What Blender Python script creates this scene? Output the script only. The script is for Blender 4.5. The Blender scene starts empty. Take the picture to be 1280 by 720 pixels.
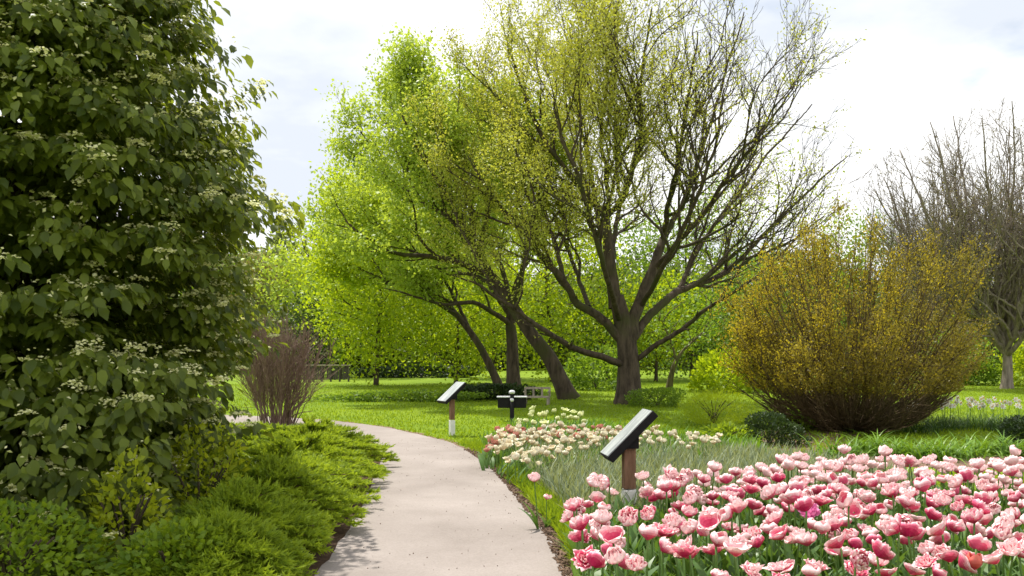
import bpy, bmesh, math
import numpy as np
from mathutils import Vector, Matrix

rng = np.random.default_rng(7)
R = math.radians
S = bpy.context.scene
COL = S.collection

# ------------------------------------------------------------------ camera
F, EYE, HZ = 1150.0, 1.6, 440.0           # focal length in photo pixels, eye height, horizon row
cam_d = bpy.data.cameras.new('camera')
cam_d.sensor_width = 36.0
cam_d.lens = 36.0 * F / 1280.0
cam_d.shift_y = (HZ - 360.0) / 1280.0
cam_d.clip_end = 2000.0
cam = bpy.data.objects.new('camera', cam_d)
COL.objects.link(cam)
cam.location = (0, 0, EYE)
cam.rotation_euler = (R(90), 0, 0)
S.camera = cam

# ------------------------------------------------------------------ sun, sky, exposure
SUN_EL, SUN_AZ = R(62), R(-35)            # azimuth from +Y, positive to +X
to_sun = Vector((math.sin(SUN_AZ) * math.cos(SUN_EL), math.cos(SUN_AZ) * math.cos(SUN_EL), math.sin(SUN_EL)))
sun_d = bpy.data.lights.new('sun', 'SUN')
sun_d.energy = 4.6
sun_d.angle = R(0.6)
sun_d.color = (1.0, 0.95, 0.86)
sun = bpy.data.objects.new('sun', sun_d)
COL.objects.link(sun)
sun.rotation_euler = (-to_sun).to_track_quat('-Z', 'Y').to_euler()
sun.location = (-30, 20, 40)

W = bpy.data.worlds.new('World')
S.world = W
W.use_nodes = True
nt = W.node_tree
nt.nodes.clear()
def wn(t, **kw):
    n = nt.nodes.new(t)
    for k, v in kw.items(): setattr(n, k, v)
    return n
sky = wn('ShaderNodeTexSky', sky_type='NISHITA', sun_disc=False, sun_elevation=SUN_EL, sun_rotation=SUN_AZ)
bg_sky = wn('ShaderNodeBackground'); bg_sky.inputs[1].default_value = 0.10
bg_cl = wn('ShaderNodeBackground'); bg_cl.inputs[1].default_value = 1.0
tc = wn('ShaderNodeTexCoord')
sep = wn('ShaderNodeSeparateXYZ')
nt.links.new(tc.outputs['Generated'], sep.inputs[0])
def wmath(op, a, b=None):
    n = wn('ShaderNodeMath', operation=op)
    for i, v in enumerate((a, b)):
        if v is None: continue
        if isinstance(v, (int, float)): n.inputs[i].default_value = v
        else: nt.links.new(v, n.inputs[i])
    return n.outputs[0]
zz = wmath('ADD', wmath('MAXIMUM', sep.outputs[2], 0.0), 0.22)
cmb = wn('ShaderNodeCombineXYZ')
nt.links.new(wmath('DIVIDE', sep.outputs[0], zz), cmb.inputs[0])
nt.links.new(wmath('DIVIDE', sep.outputs[1], zz), cmb.inputs[1])
mp = wn('ShaderNodeMapping'); mp.inputs['Location'].default_value = (3.1, 8.8, 0.0)
nt.links.new(cmb.outputs[0], mp.inputs[0])
n1 = wn('ShaderNodeTexNoise'); n1.inputs['Scale'].default_value = 1.1; n1.inputs['Detail'].default_value = 7; n1.inputs['Roughness'].default_value = 0.52
n2 = wn('ShaderNodeTexNoise'); n2.inputs['Scale'].default_value = 1.3; n2.inputs['Detail'].default_value = 6; n2.inputs['Roughness'].default_value = 0.5
nt.links.new(mp.outputs[0], n1.inputs['Vector'])
nt.links.new(mp.outputs[0], n2.inputs['Vector'])
cr = wn('ShaderNodeValToRGB')             # how much cloud
cr.color_ramp.elements[0].position = 0.24; cr.color_ramp.elements[0].color = (0, 0, 0, 1)
cr.color_ramp.elements[1].position = 0.36; cr.color_ramp.elements[1].color = (1, 1, 1, 1)
nt.links.new(n1.outputs[0], cr.inputs[0])
cc = wn('ShaderNodeValToRGB')             # grey bases and white tops of the clouds
cc.color_ramp.elements[0].position = 0.36; cc.color_ramp.elements[0].color = (0.57, 0.61, 0.67, 1)
cc.color_ramp.elements[1].position = 0.56; cc.color_ramp.elements[1].color = (0.92, 0.92, 0.92, 1)
nt.links.new(n2.outputs[0], cc.inputs[0])
nt.links.new(sky.outputs[0], bg_sky.inputs[0])
nt.links.new(cc.outputs[0], bg_cl.inputs[0])
mx = wn('ShaderNodeMixShader')
nt.links.new(cr.outputs[0], mx.inputs[0])
nt.links.new(bg_sky.outputs[0], mx.inputs[1])
nt.links.new(bg_cl.outputs[0], mx.inputs[2])
wo = wn('ShaderNodeOutputWorld')
nt.links.new(mx.outputs[0], wo.inputs[0])
S.view_settings.view_transform = 'Standard'
S.view_settings.look = 'None'
S.view_settings.gamma = 1.0
S.view_settings.exposure = 0.58
S.view_settings.use_curve_mapping = False
try:
    S.cycles.max_bounces = 8
    S.cycles.diffuse_bounces = 4
    S.cycles.transmission_bounces = 6
    S.cycles.transparent_max_bounces = 8
    S.cycles.use_denoising = True
except Exception:
    pass

# ------------------------------------------------------------------ helpers
def P(px, py, d):
    """A photo pixel at distance d -> a point."""
    return np.array(((px - 640.0) * d / F, d, EYE + (HZ - py) * d / F))
def D(py, z=0.0):
    """Distance of a point of height z seen at row py."""
    return (EYE - z) * F / (py - HZ)
def G(px, py, z=0.0):
    d = D(py, z)
    return np.array(((px - 640.0) * d / F, d, z))

def nrm(v):
    v = np.asarray(v, float)
    return v / np.maximum(np.linalg.norm(v, axis=-1, keepdims=True), 1e-9)

class MB:
    """Collects faces; build() links them as ONE mesh object."""
    def __init__(s):
        s.V = []; s.F = []; s.T = []; s.M = []; s.n = 0
    def add(s, V, faces, tint=0.5, mat=0):
        V = np.asarray(V, float).reshape(-1, 3)
        for f in faces:
            f = np.asarray(f, int)
            if f.size == 0: continue
            s.F.append(f + s.n)
            t = np.asarray(tint, float)
            s.T.append(np.full(len(f), float(t)) if t.ndim == 0 else t[:len(f)])
            s.M.append(np.full(len(f), mat))
        s.V.append(V); s.n += len(V)
    def scatter(s, tv, tfaces, pos, rot, scale, tint=None, mat=0):
        """Copies of a small template into one mesh: rot (n,3,3) holds the axes in its columns."""
        pos = np.asarray(pos, float); n = len(pos)
        if n == 0: return
        scale = np.asarray(scale, float)
        if scale.ndim == 0: scale = np.full(n, float(scale))
        if scale.ndim == 1: scale = np.repeat(scale[:, None], 3, 1)
        tv = np.asarray(tv, float); m = len(tv)
        V = np.einsum('nij,nmj->nmi', rot, tv[None] * scale[:, None, :]) + pos[:, None, :]
        if tint is None: tint = rng.random(n)
        off = s.n + np.arange(n) * m
        for f in tfaces:
            f = np.asarray(f, int)
            s.F.append((f[None] + off[:, None, None]).reshape(-1, f.shape[1]))
            s.T.append(np.repeat(tint, len(f)))
            s.M.append(np.full(n * len(f), mat))
        s.V.append(V.reshape(-1, 3)); s.n += n * m
    def mesh(s, name, mats, smooth=True):
        me = bpy.data.meshes.new(name)
        V = np.concatenate(s.V)
        me.vertices.add(len(V)); me.vertices.foreach_set('co', V.ravel())
        loops = np.concatenate([f.ravel() for f in s.F])
        tot = np.concatenate([np.full(len(f), f.shape[1]) for f in s.F])
        me.loops.add(len(loops)); me.loops.foreach_set('vertex_index', loops.astype(np.int32))
        me.polygons.add(len(tot))
        me.polygons.foreach_set('loop_start', np.concatenate(([0], np.cumsum(tot)[:-1])).astype(np.int32))
        me.polygons.foreach_set('loop_total', tot.astype(np.int32))
        me.polygons.foreach_set('material_index', np.concatenate(s.M).astype(np.int32))
        me.polygons.foreach_set('use_smooth', np.full(len(tot), smooth))
        a = me.attributes.new('tint', 'FLOAT', 'FACE')
        a.data.foreach_set('value', np.concatenate(s.T).astype(np.float32))
        for m in (mats if isinstance(mats, (list, tuple)) else [mats]): me.materials.append(m)
        me.update(calc_edges=True)
        return me
    def build(s, name, mats, parent=None, smooth=True):
        return link(name, s.mesh(name, mats, smooth), parent)

def link(name, me, parent=None):
    o = bpy.data.objects.new(name, me); COL.objects.link(o)
    if parent is not None:
        o.parent = parent
        o.matrix_parent_inverse = Matrix.Translation(-Vector(parent.location)) if False else Matrix()
    return o
def tag(o, label, cat, group=None, kind=None):
    o['label'] = label; o['category'] = cat
    if group: o['group'] = group
    if kind: o['kind'] = kind
    return o
def structure(o):
    o['kind'] = 'structure'; return o
def thing(name, label, cat, loc, group=None, rz=0.0):
    o = bpy.data.objects.new(name, None); COL.objects.link(o)
    o.location = tuple(loc); o.rotation_euler = (0, 0, rz)
    o.empty_display_size = 0.2
    return tag(o, label, cat, group)

def frames(y, roll=None, hint=None):
    """Axes with y along the given directions; roll picks the turn about it."""
    y = nrm(y); n = len(y)
    h = rng.normal(size=(n, 3)) if hint is None else np.broadcast_to(np.asarray(hint, float), (n, 3))
    x = np.cross(y, h); bad = np.linalg.norm(x, axis=1) < 1e-4
    if bad.any(): x[bad] = np.cross(y[bad], np.array((1.0, 0.3, 0.2)))
    x = nrm(x); z = np.cross(x, y)
    return np.stack((x, y, z), axis=2)

def tube(mb, pts, rad, k=6, tint=0.5, mat=0, cap=True, wob=0.0):
    pts = np.asarray(pts, float); rad = np.asarray(rad, float); n = len(pts)
    if n < 2: return
    t = np.gradient(pts, axis=0); t = nrm(t)
    a = np.array((1.0, 0, 0)) if abs(t[0, 0]) < 0.8 else np.array((0, 1.0, 0))
    u = np.empty((n, 3)); u0 = np.cross(t[0], a); u0 /= np.linalg.norm(u0)
    for i in range(n):
        u0 = u0 - t[i] * np.dot(u0, t[i]); u0 = u0 / max(np.linalg.norm(u0), 1e-9); u[i] = u0
    v = np.cross(t, u)
    ang = np.arange(k) * 2 * np.pi / k
    rr = np.repeat(rad[:, None], k, 1)
    if wob > 0:
        rr = rr * (1 + wob * (np.sin(ang * 3 + 1.3)[None] * 0.6 + np.sin(ang * 5 + 0.4 + np.arange(n)[:, None] * 0.25) * 0.5))
    V = pts[:, None] + rr[:, :, None] * (np.cos(ang)[None, :, None] * u[:, None] + np.sin(ang)[None, :, None] * v[:, None])
    i = np.arange(n - 1)[:, None] * k; j = np.arange(k)[None]; jn = (j + 1) % k
    q = np.stack((i + j, i + jn, i + k + jn, i + k + j), axis=2).reshape(-1, 4)
    fs = [q]
    if cap and k >= 3:
        fs.append(np.array([(n - 1) * k + np.arange(k)]))
    mb.add(V.reshape(-1, 3), fs, tint, mat)

def spline(pts, n):
    """Smooth curve through the points (Catmull-Rom), n samples."""
    p = np.asarray(pts, float); m = len(p)
    if m < 3:
        return p[0] + (p[-1] - p[0]) * np.linspace(0, 1, n)[:, None]
    e = np.vstack((2 * p[0] - p[1], p, 2 * p[-1] - p[-2]))
    t = np.linspace(0, m - 1 - 1e-6, n); i = t.astype(int); f = (t - i)[:, None]
    a, b, c, d = e[i], e[i + 1], e[i + 2], e[i + 3]
    return 0.5 * ((2 * b) + (c - a) * f + (2 * a - 5 * b + 4 * c - d) * f ** 2 + (3 * b - a - 3 * c + d) * f ** 3)

# ------------------------------------------------------------------ templates
def grid_faces(nx, ny):
    i = np.arange(nx - 1)[:, None] * ny; j = np.arange(ny - 1)[None]
    return np.stack((i + j, i + ny + j, i + ny + j + 1, i + j + 1), axis=2).reshape(-1, 4)
LEAF4 = (np.array(((0, 0, 0), (-.32, .5, .07), (0, 1, -.03), (.32, .5, .07))), [np.array(((0, 1, 2, 3),))])
LEAF8 = (np.array(((0, 0, 0), (0, .33, .0), (0, .7, -.03), (0, 1.05, -.16),
                   (-.25, .22, .07), (-.30, .6, .05), (.25, .22, .07), (.30, .6, .05))),
         [np.array(((1, 4, 5, 2), (1, 2, 7, 6))), np.array(((0, 4, 1), (2, 5, 3), (0, 1, 6), (2, 3, 7)))])
def blade_template(w=0.04, bend=0.35, seg=4, belly=0.0):
    y = np.linspace(0, 1, seg + 1)
    ww = w * (1 - y ** 2.2) * (1 + belly * np.sin(y * np.pi)); z = -bend * y ** 2
    yy = y - 0.25 * abs(bend) * y ** 3
    V = []
    for i in range(seg):
        V += [(-ww[i], yy[i], z[i] + 0.15 * ww[i]), (ww[i], yy[i], z[i] + 0.15 * ww[i])]
    V.append((0, yy[-1], z[-1]))
    q = [(2 * i, 2 * i + 1, 2 * i + 3, 2 * i + 2) for i in range(seg - 1)]
    return np.array(V), [np.array(q), np.array(((2 * seg - 2, 2 * seg - 1, 2 * seg),))]
BLADE = blade_template(0.035, 0.35, 3)
STRAP = blade_template(0.030, 0.75, 5)
NEEDLE = (np.array(((-.05, 0, 0), (.05, 0, 0), (0, 1, 0))), [np.array(((0, 1, 2),))])

# ------------------------------------------------------------------ materials
def new_mat(name):
    m = bpy.data.materials.new(name); m.use_nodes = True
    t = m.node_tree; t.nodes.clear()
    o = t.nodes.new('ShaderNodeOutputMaterial')
    return m, t, o
def mixcol(t, fac, a, b, blend='MIX'):
    n = t.nodes.new('ShaderNodeMix'); n.data_type = 'RGBA'; n.blend_type = blend
    def put(sock, v):
        if isinstance(v, (tuple, list)): sock.default_value = (*v[:3], 1)
        elif isinstance(v, (int, float)): sock.default_value = v
        else: t.links.new(v, sock)
    put(n.inputs[0], fac); put(n.inputs[6], a); put(n.inputs[7], b)
    return n.outputs[2]
def noise(t, scale, detail=4, rough=0.55, coord='Object', stretch=None):
    c = t.nodes.new('ShaderNodeTexCoord')
    n = t.nodes.new('ShaderNodeTexNoise')
    n.inputs['Scale'].default_value = scale; n.inputs['Detail'].default_value = detail; n.inputs['Roughness'].default_value = rough
    if stretch:
        m = t.nodes.new('ShaderNodeMapping'); m.inputs['Scale'].default_value = stretch
        t.links.new(c.outputs[coord], m.inputs[0]); t.links.new(m.outputs[0], n.inputs['Vector'])
    else:
        t.links.new(c.outputs[coord], n.inputs['Vector'])
    return n.outputs[0]
def ramp(t, fac, stops):
    n = t.nodes.new('ShaderNodeValToRGB'); e = n.color_ramp.elements
    while len(e) < len(stops): e.new(0.5)
    for i, (p, c) in enumerate(stops):
        e[i].position = p; e[i].color = (*c, 1) if len(c) == 3 else c
    t.links.new(fac, n.inputs[0]); return n.outputs[0]
def bump(t, h, strength=0.4, dist=0.02):
    b = t.nodes.new('ShaderNodeBump'); b.inputs['Strength'].default_value = strength; b.inputs['Distance'].default_value = dist
    t.links.new(h, b.inputs['Height']); return b.outputs[0]
def pbsdf(t, col, rough=0.6, spec=0.4, normal=None, metal=0.0):
    p = t.nodes.new('ShaderNodeBsdfPrincipled')
    if isinstance(col, (tuple, list)): p.inputs['Base Color'].default_value = (*col[:3], 1)
    else: t.links.new(col, p.inputs['Base Color'])
    p.inputs['Roughness'].default_value = rough
    p.inputs['Specular IOR Level'].default_value = spec
    p.inputs['Metallic'].default_value = metal
    if normal is not None: t.links.new(normal, p.inputs['Normal'])
    return p.outputs[0]

def foliage(name, dark, light, trans=0.4, rough=0.5, spec=0.3, nscale=1.2, namt=0.6, tcol=None):
    """Leaves: colour between two greens leaf by leaf and in drifts, some light let through."""
    m, t, o = new_mat(name)
    a = t.nodes.new('ShaderNodeAttribute'); a.attribute_name = 'tint'
    nz = noise(t, nscale, 3)
    f = t.nodes.new('ShaderNodeMapRange'); t.links.new(nz, f.inputs[0])
    f.inputs[1].default_value = 0.35; f.inputs[2].default_value = 0.65
    mm = t.nodes.new('ShaderNodeMix'); mm.data_type = 'FLOAT'; mm.inputs[0].default_value = namt
    t.links.new(a.outputs['Fac'], mm.inputs[2]); t.links.new(f.outputs[0], mm.inputs[3])
    c = mixcol(t, mm.outputs[0], dark, light)
    s = pbsdf(t, c, rough, spec)
    tr = t.nodes.new('ShaderNodeBsdfTranslucent')
    tc_ = mixcol(t, 0.55, c, tcol or (min(1, light[0] * 1.9), min(1, light[1] * 1.7), light[2] * 0.6))
    t.links.new(tc_, tr.inputs[0])
    mix = t.nodes.new('ShaderNodeMixShader'); mix.inputs[0].default_value = trans
    t.links.new(s, mix.inputs[1]); t.links.new(tr.outputs[0], mix.inputs[2])
    t.links.new(mix.outputs[0], o.inputs[0])
    return m
def bark(name, dark, light, scale=6.0, strength=0.6, moss=None):
    m, t, o = new_mat(name)
    n = noise(t, scale, 6, 0.65, stretch=(1.6, 1.6, 0.35))
    c = ramp(t, n, [(0.32, dark), (0.68, light)])
    if moss:
        c = mixcol(t, ramp(t, noise(t, 0.9, 4), [(0.5, (0, 0, 0)), (0.62, (1, 1, 1))]), c, moss)
    s = pbsdf(t, c, 0.85, 0.2, bump(t, n, strength, 0.05))
    t.links.new(s, o.inputs[0]); return m
def plain(name, col, rough=0.5, spec=0.4, var=0.12, nscale=8, metal=0.0, bstr=0.1):
    m, t, o = new_mat(name)
    n = noise(t, nscale, 5)
    d = tuple(x * (1 - var) for x in col); l = tuple(min(1, x * (1 + var)) for x in col)
    s = pbsdf(t, ramp(t, n, [(0.3, d), (0.7, l)]), rough, spec, bump(t, n, bstr, 0.004), metal)
    t.links.new(s, o.inputs[0]); return m

# ground materials
def lawn_mat():
    m, t, o = new_mat('lawn')
    big = noise(t, 0.16, 3); mid = noise(t, 1.6, 4); fine = noise(t, 26, 5, 0.7)
    c1 = ramp(t, big, [(0.36, (0.15, 0.245, 0.012)), (0.64, (0.26, 0.35, 0.018))])
    c2 = ramp(t, mid, [(0.33, (0.13, 0.22, 0.012)), (0.68, (0.26, 0.35, 0.022))])
    c = mixcol(t, 0.45, c1, c2)
    c = mixcol(t, 0.8, c, ramp(t, fine, [(0.3, (0.45, 0.5, 0.45)), (0.72, (1.0, 1.0, 1.0))]), 'MULTIPLY')
    s = pbsdf(t, c, 0.85, 0.1, bump(t, fine, 0.7, 0.05))
    t.links.new(s, o.inputs[0]); return m
def path_mat():
    m, t, o = new_mat('path_surface')
    big = noise(t, 0.7, 5, 0.6); fine = noise(t, 60, 6, 0.7); spots = noise(t, 9, 3, 0.5)
    c = ramp(t, big, [(0.3, (0.235, 0.205, 0.186)), (0.7, (0.33, 0.292, 0.27))])
    c = mixcol(t, 0.5, c, ramp(t, fine, [(0.28, (0.6, 0.58, 0.56)), (0.6, (1, 1, 1))]), 'MULTIPLY')
    c = mixcol(t, ramp(t, spots, [(0.68, (0, 0, 0)), (0.76, (0.5, 0.5, 0.5))]), c, (0.28, 0.22, 0.19))
    s = pbsdf(t, c, 0.95, 0.1, bump(t, fine, 0.5, 0.006))
    t.links.new(s, o.inputs[0]); return m
def soil_mat(name, a, b):
    m, t, o = new_mat(name)
    n = noise(t, 14, 7, 0.7); n2 = noise(t, 2.0, 3)
    c = mixcol(t, n2, ramp(t, n, [(0.3, tuple(x * 0.5 for x in a)), (0.7, a)]), ramp(t, n, [(0.3, tuple(x * 0.5 for x in b)), (0.7, b)]))
    s = pbsdf(t, c, 0.95, 0.1, bump(t, n, 1.0, 0.05))
    t.links.new(s, o.inputs[0]); return m
M_LAWN, M_PATH = lawn_mat(), path_mat()
M_SOIL = soil_mat('soil', (0.10, 0.062, 0.04), (0.16, 0.10, 0.065))
M_DRY = soil_mat('dry_soil', (0.30, 0.20, 0.145), (0.22, 0.15, 0.10))

# ------------------------------------------------------------------ ground
def sheet(name, poly, z, mat, res=None):
    me = bpy.data.meshes.new(name)
    me.from_pydata([(x, y, z) for x, y in poly], [], [list(range(len(poly)))])
    me.materials.append(mat)
    return structure(link(name, me))
gv = [(-300, -60), (300, -60), (300, 420), (-300, 420)]
sheet('lawn', gv, 0.0, M_LAWN)
left_edge = [(-1.25, -8), (-1.28, 0), (-1.32, 4), (-1.40, 6.57), (-1.49, 8.56), (-1.72, 11.3), (-1.95, 13.6), (-2.5, 16.4), (-3.4, 18.4), (-4.8, 19.7), (-8, 21.0), (-16, 23.5)]
right_edge = [(0.5, -8), (0.46, 0), (0.42, 4), (0.38, 6.57), (0.32, 7.9), (0.16, 9.3), (-0.02, 10.8), (-0.28, 12.7), (-0.63, 14.5), (-1.13, 16.3), (-1.87, 17.9), (-2.7, 19.5), (-3.7, 20.8), (-4.8, 21.9), (-8, 23.6), (-16, 26.2)]
LE = spline([(x, y, 0) for x, y in left_edge], 120); RE = spline([(x, y, 0) for x, y in right_edge], 120)
def wob(c, amp, f):
    s = np.arange(len(c)); c = c.copy()
    c[:, 0] += amp * (np.sin(s * f) + 0.7 * np.sin(s * f * 2.3 + 1)) ; return c
LEw, REw = wob(LE, 0.012, 1.1), wob(RE, 0.014, 0.9)
def strip(name, A, B, z, mat, nx=6):
    mb = MB(); n = len(A)
    t = np.linspace(0, 1, nx)
    V = A[:, None] * (1 - t)[None, :, None] + B[:, None] * t[None, :, None]
    V[..., 2] = z
    mb.add(V.reshape(-1, 3), [grid_faces(n, nx)[:, ::-1]])
    return structure(mb.build(name, mat))
strip('path', LEw, REw, 0.008, M_PATH)
# crumbled soil margins beside the path
OUT = RE.copy(); k = np.arange(120)
OUT[:, 0] += 0.13 + 0.06 * np.sin(k * 0.8) + 0.05 * np.sin(k * 1.9)
INN = RE.copy(); INN[:, 0] -= 0.05
strip('path_margin', INN, OUT, 0.004, M_DRY, 3)
L2 = LE.copy(); L2[:, 0] -= 0.5 + 0.05 * np.sin(k * 0.9)
L1 = LE.copy(); L1[:, 0] += 0.03
strip('path_margin', L2, L1, 0.0045, M_SOIL, 3)

def inpoly(x, y, poly):
    x = np.asarray(x); y = np.asarray(y); c = np.zeros(x.shape, bool)
    p = np.asarray(poly)[:, :2]; j = len(p) - 1
    for i in range(len(p)):
        xi, yi = p[i]; xj, yj = p[j]
        c ^= ((yi > y) != (yj > y)) & (x < (xj - xi) * (y - yi) / (yj - yi + 1e-12) + xi)
        j = i
    return c
def edge_x(y, edge):
    e = np.array(edge); return np.interp(y, e[:, 1], e[:, 0])

bed = [(0.55, 4.0), (0.50, 6.6), (0.52, 7.9), (0.30, 9.6), (0.12, 11.0), (-0.1, 12.8), (-0.38, 14.6), (-0.1, 16.2), (0.9, 16.9), (2.4, 16.0), (4.6, 13.4),
       (5.0, 11.2), (5.2, 10.0), (6.6, 9.2), (6.6, 4.0)]
sheet('flower_bed', bed, 0.005, M_SOIL)
sheet('bare_soil', [G(955, 566)[:2], G(1045, 566)[:2], G(1075, 545)[:2], G(1120, 536)[:2], G(1040, 528)[:2], G(950, 540)[:2]], 0.005, M_DRY)
sheet('bare_soil', [G(1040, 582)[:2], G(1190, 585)[:2], G(1420, 588)[:2], G(1420, 562)[:2], G(1200, 566)[:2], G(1040, 568)[:2]], 0.0055, M_DRY)

def clods(name, pts, size, mat, label='crumbs of dry brown earth along the margin of the pale path'):
    """Loose crumbs of earth."""
    mb = MB(); oc = np.array(((1, 0, 0), (-1, 0, 0), (0, 1, 0), (0, -1, 0), (0, 0, .7), (0, 0, -.5)), float)
    fc = np.array(((0, 2, 4), (2, 1, 4), (1, 3, 4), (3, 0, 4), (2, 0, 5), (1, 2, 5), (3, 1, 5), (0, 3, 5)))
    n = len(pts)
    mb.scatter(oc, [fc], pts, frames(rng.normal(size=(n, 3)) * 0.4 + (0, 1, 0)), size * rng.uniform(.4, 1.2, (n, 3)))
    o = mb.build(name, mat, smooth=False); o['kind'] = 'stuff'
    return tag(o, label, 'soil', kind='stuff')
yy = rng.uniform(5.8, 15, 1500); xx = edge_x(yy, right_edge) + np.abs(rng.normal(0, .10, 1500)) - 0.03
clods('soil_crumbs', np.stack((xx, yy, np.full(1500, .012)), 1), 0.022, M_DRY)

yy = rng.uniform(5.5, 17, 420); u_ = rng.beta(.6, .6, 420)
xx = edge_x(yy, left_edge) * (1 - u_) + edge_x(yy, right_edge) * u_
clods('path_grit', np.stack((xx, yy, np.full(420, .012)), 1), np.repeat(rng.uniform(.003, .009, (420, 1)), 3, 1), M_DRY, 'dark grit and small crumbs scattered on the pale path')
# ------------------------------------------------------------------ grass
M_GRASS = foliage('grass_blades', (0.10, 0.19, 0.010), (0.26, 0.36, 0.018), 0.4, 0.6, 0.15, 0.4, 0.5)
def grass_pts(n, y0, y1, power=1.0, xpad=1.0):
    y = y0 + (y1 - y0) * rng.random(n) ** power
    x = rng.uniform(-1, 1, n) * (y * 640 / F + xpad)
    return x, y
mbg = MB()
x, y = grass_pts(110000, 11, 46, 1.25)
ok = ~((x > edge_x(y, left_edge) - 0.1) & (x < edge_x(y, right_edge) + 0.02) & (y < 27)) & ~inpoly(x, y, bed) & ~((x < edge_x(y, left_edge) + .1) & (y < 20))
# the wandering path bends to the left: cut it out there too
lp = np.vstack((LE[:, :2], RE[::-1, :2]))
ok &= ~inpoly(x, y, lp)
ok &= ~((x > 4.2) & (x < 10) & (y > 12.2) & (y < 14))
x, y = x[ok], y[ok]; n = len(x)
dirs = nrm(np.stack((rng.normal(0, .45, n), rng.normal(0, .45, n), np.ones(n)), 1))
mbg.scatter(*BLADE, np.stack((x, y, np.zeros(n)), 1), frames(dirs), np.stack((0.5 * rng.uniform(.4, .8, n), rng.uniform(.04, .085, n), rng.uniform(.04, .09, n)), 1))
# longer grass along the edge of the flower bed
n = 9000
y = 5.6 + 10.5 * rng.random(n); x = edge_x(y, right_edge) + 0.10 + np.abs(rng.normal(0, .16, n)); x += np.where(y > 12.5, rng.random(n) * .25, 0)
dirs = nrm(np.stack((rng.normal(-.1, .5, n), rng.normal(-.1, .5, n), np.ones(n)), 1))
h = rng.uniform(.05, .17, n) * np.clip(1.25 - np.abs(y - 8.5) * .05, .5, 1.2)
mbg.scatter(*BLADE, np.stack((x, y, np.zeros(n)), 1), frames(dirs), np.stack((rng.uniform(.09, .17, n), h, h), 1))
tag(mbg.build('grass', M_GRASS), 'short bright green lawn grass on both sides of the path', 'grass', kind='stuff')

# ------------------------------------------------------------------ tree growing
class Skel:
    def __init__(s):
        s.p = []; s.par = []; s.r = []
    def limb(s, pts, r0, r1, parent=-1, step=0.45):
        pts = np.asarray(pts, float)
        L = np.linalg.norm(np.diff(pts, axis=0), axis=1).sum(); n = max(3, int(L / step) + 1)
        c = spline(pts, n); idx = []
        for i, q in enumerate(c):
            if i == 0 and parent >= 0:
                last = parent; continue
            s.p.append(q); s.r.append(r0 + (r1 - r0) * (i / (n - 1)) ** 0.8)
            s.par.append(parent if (i == 0 or (i == 1 and parent >= 0)) else len(s.p) - 2)
            idx.append(len(s.p) - 1)
        return idx
    def near(s, q):
        return int(np.argmin(np.linalg.norm(np.array(s.p) - np.asarray(q), axis=1)))

def colonize(sk, att, step, infl, kill, iters, trop=0.15, keep=0.35, noise_=0.06, cap=30000):
    p = np.zeros((cap, 3)); par = np.full(cap, -1); n = len(sk.p)
    p[:n] = sk.p; par[:n] = sk.par
    last = np.full((cap, 3), 1e9)
    att = np.asarray(att, float)
    d = np.linalg.norm(att[:, None] - p[None, :n], axis=2); ni = d.argmin(1); nd = d.min(1)
    up = np.array((0, 0, 1.0))
    for _ in range(iters):
        act = nd < infl
        if not act.any(): break
        ids = ni[act]; v = nrm(att[act] - p[ids])
        acc = np.zeros((n, 3)); np.add.at(acc, ids, v)
        u = np.unique(ids)
        own = np.where(par[u][:, None] >= 0, p[u] - p[np.maximum(par[u], 0)], 0.0)
        dd = nrm(nrm(acc[u]) + keep * nrm(own) + trop * up + rng.normal(0, noise_, (len(u), 3)))
        new = p[u] + dd * step
        good = np.linalg.norm(new - last[u], axis=1) > 0.45 * step
        u, new = u[good], new[good]
        # stalled nodes lose their attractors
        if len(u) == 0: break
        m = len(u)
        if n + m >= cap: break
        last[u] = new; p[n:n + m] = new; par[n:n + m] = u
        dn = np.linalg.norm(att[:, None] - new[None], axis=2); j = dn.argmin(1); dm = dn.min(1)
        b = dm < nd; nd[b] = dm[b]; ni[b] = j[b] + n
        n += m
        alive = nd > kill
        att, nd, ni = att[alive], nd[alive], ni[alive]
        if len(att) == 0: break
    return p[:n], par[:n]

def radii(p, par, tip, power, hand):
    n = len(p); a = np.zeros(n); nch = np.zeros(n, int)
    for i in range(n):
        if par[i] >= 0: nch[par[i]] += 1
    a[nch == 0] = tip ** power
    for i in range(n - 1, -1, -1):
        if par[i] >= 0: a[par[i]] += a[i]
    r = a ** (1 / power)
    m = min(len(hand), n); r[:m] = np.maximum(np.asarray(hand[:m]), np.minimum(r[:m], np.asarray(hand[:m]) * 1.3))
    return r, nch

def skin(mb, p, par, r, tint=0.5, flare=None, kmax=16, wobble=0.07):
    n = len(p); best = np.full(n, -1); br = np.zeros(n)
    for i in range(n):
        q = par[i]
        if q >= 0 and r[i] > br[q]: br[q] = r[i]; best[q] = i
    for i in range(n):
        q = par[i]
        if q >= 0 and best[q] == i: continue
        ch = [i]
        while best[ch[-1]] >= 0: ch.append(best[ch[-1]])
        pts = p[ch]; rr = r[ch].copy()
        if q >= 0:
            pts = np.vstack((p[q], pts)); rr = np.concatenate(([min(r[q], rr[0] * 1.25)], rr))
        if len(pts) < 2: continue
        if len(pts) > 4:
            s = pts.copy(); s[1:-1] = 0.25 * pts[:-2] + 0.5 * pts[1:-1] + 0.25 * pts[2:]; pts = s
        if q < 0 and flare:
            rr = rr * (1 + flare * np.exp(-(pts[:, 2] - pts[0, 2]) / 0.35))
        R0 = rr.max(); k = 3 if R0 < 0.035 else 5 if R0 < 0.09 else 9 if R0 < 0.25 else kmax
        tube(mb, pts, rr, k, tint, wob=wobble if R0 > 0.09 else 0)

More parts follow.
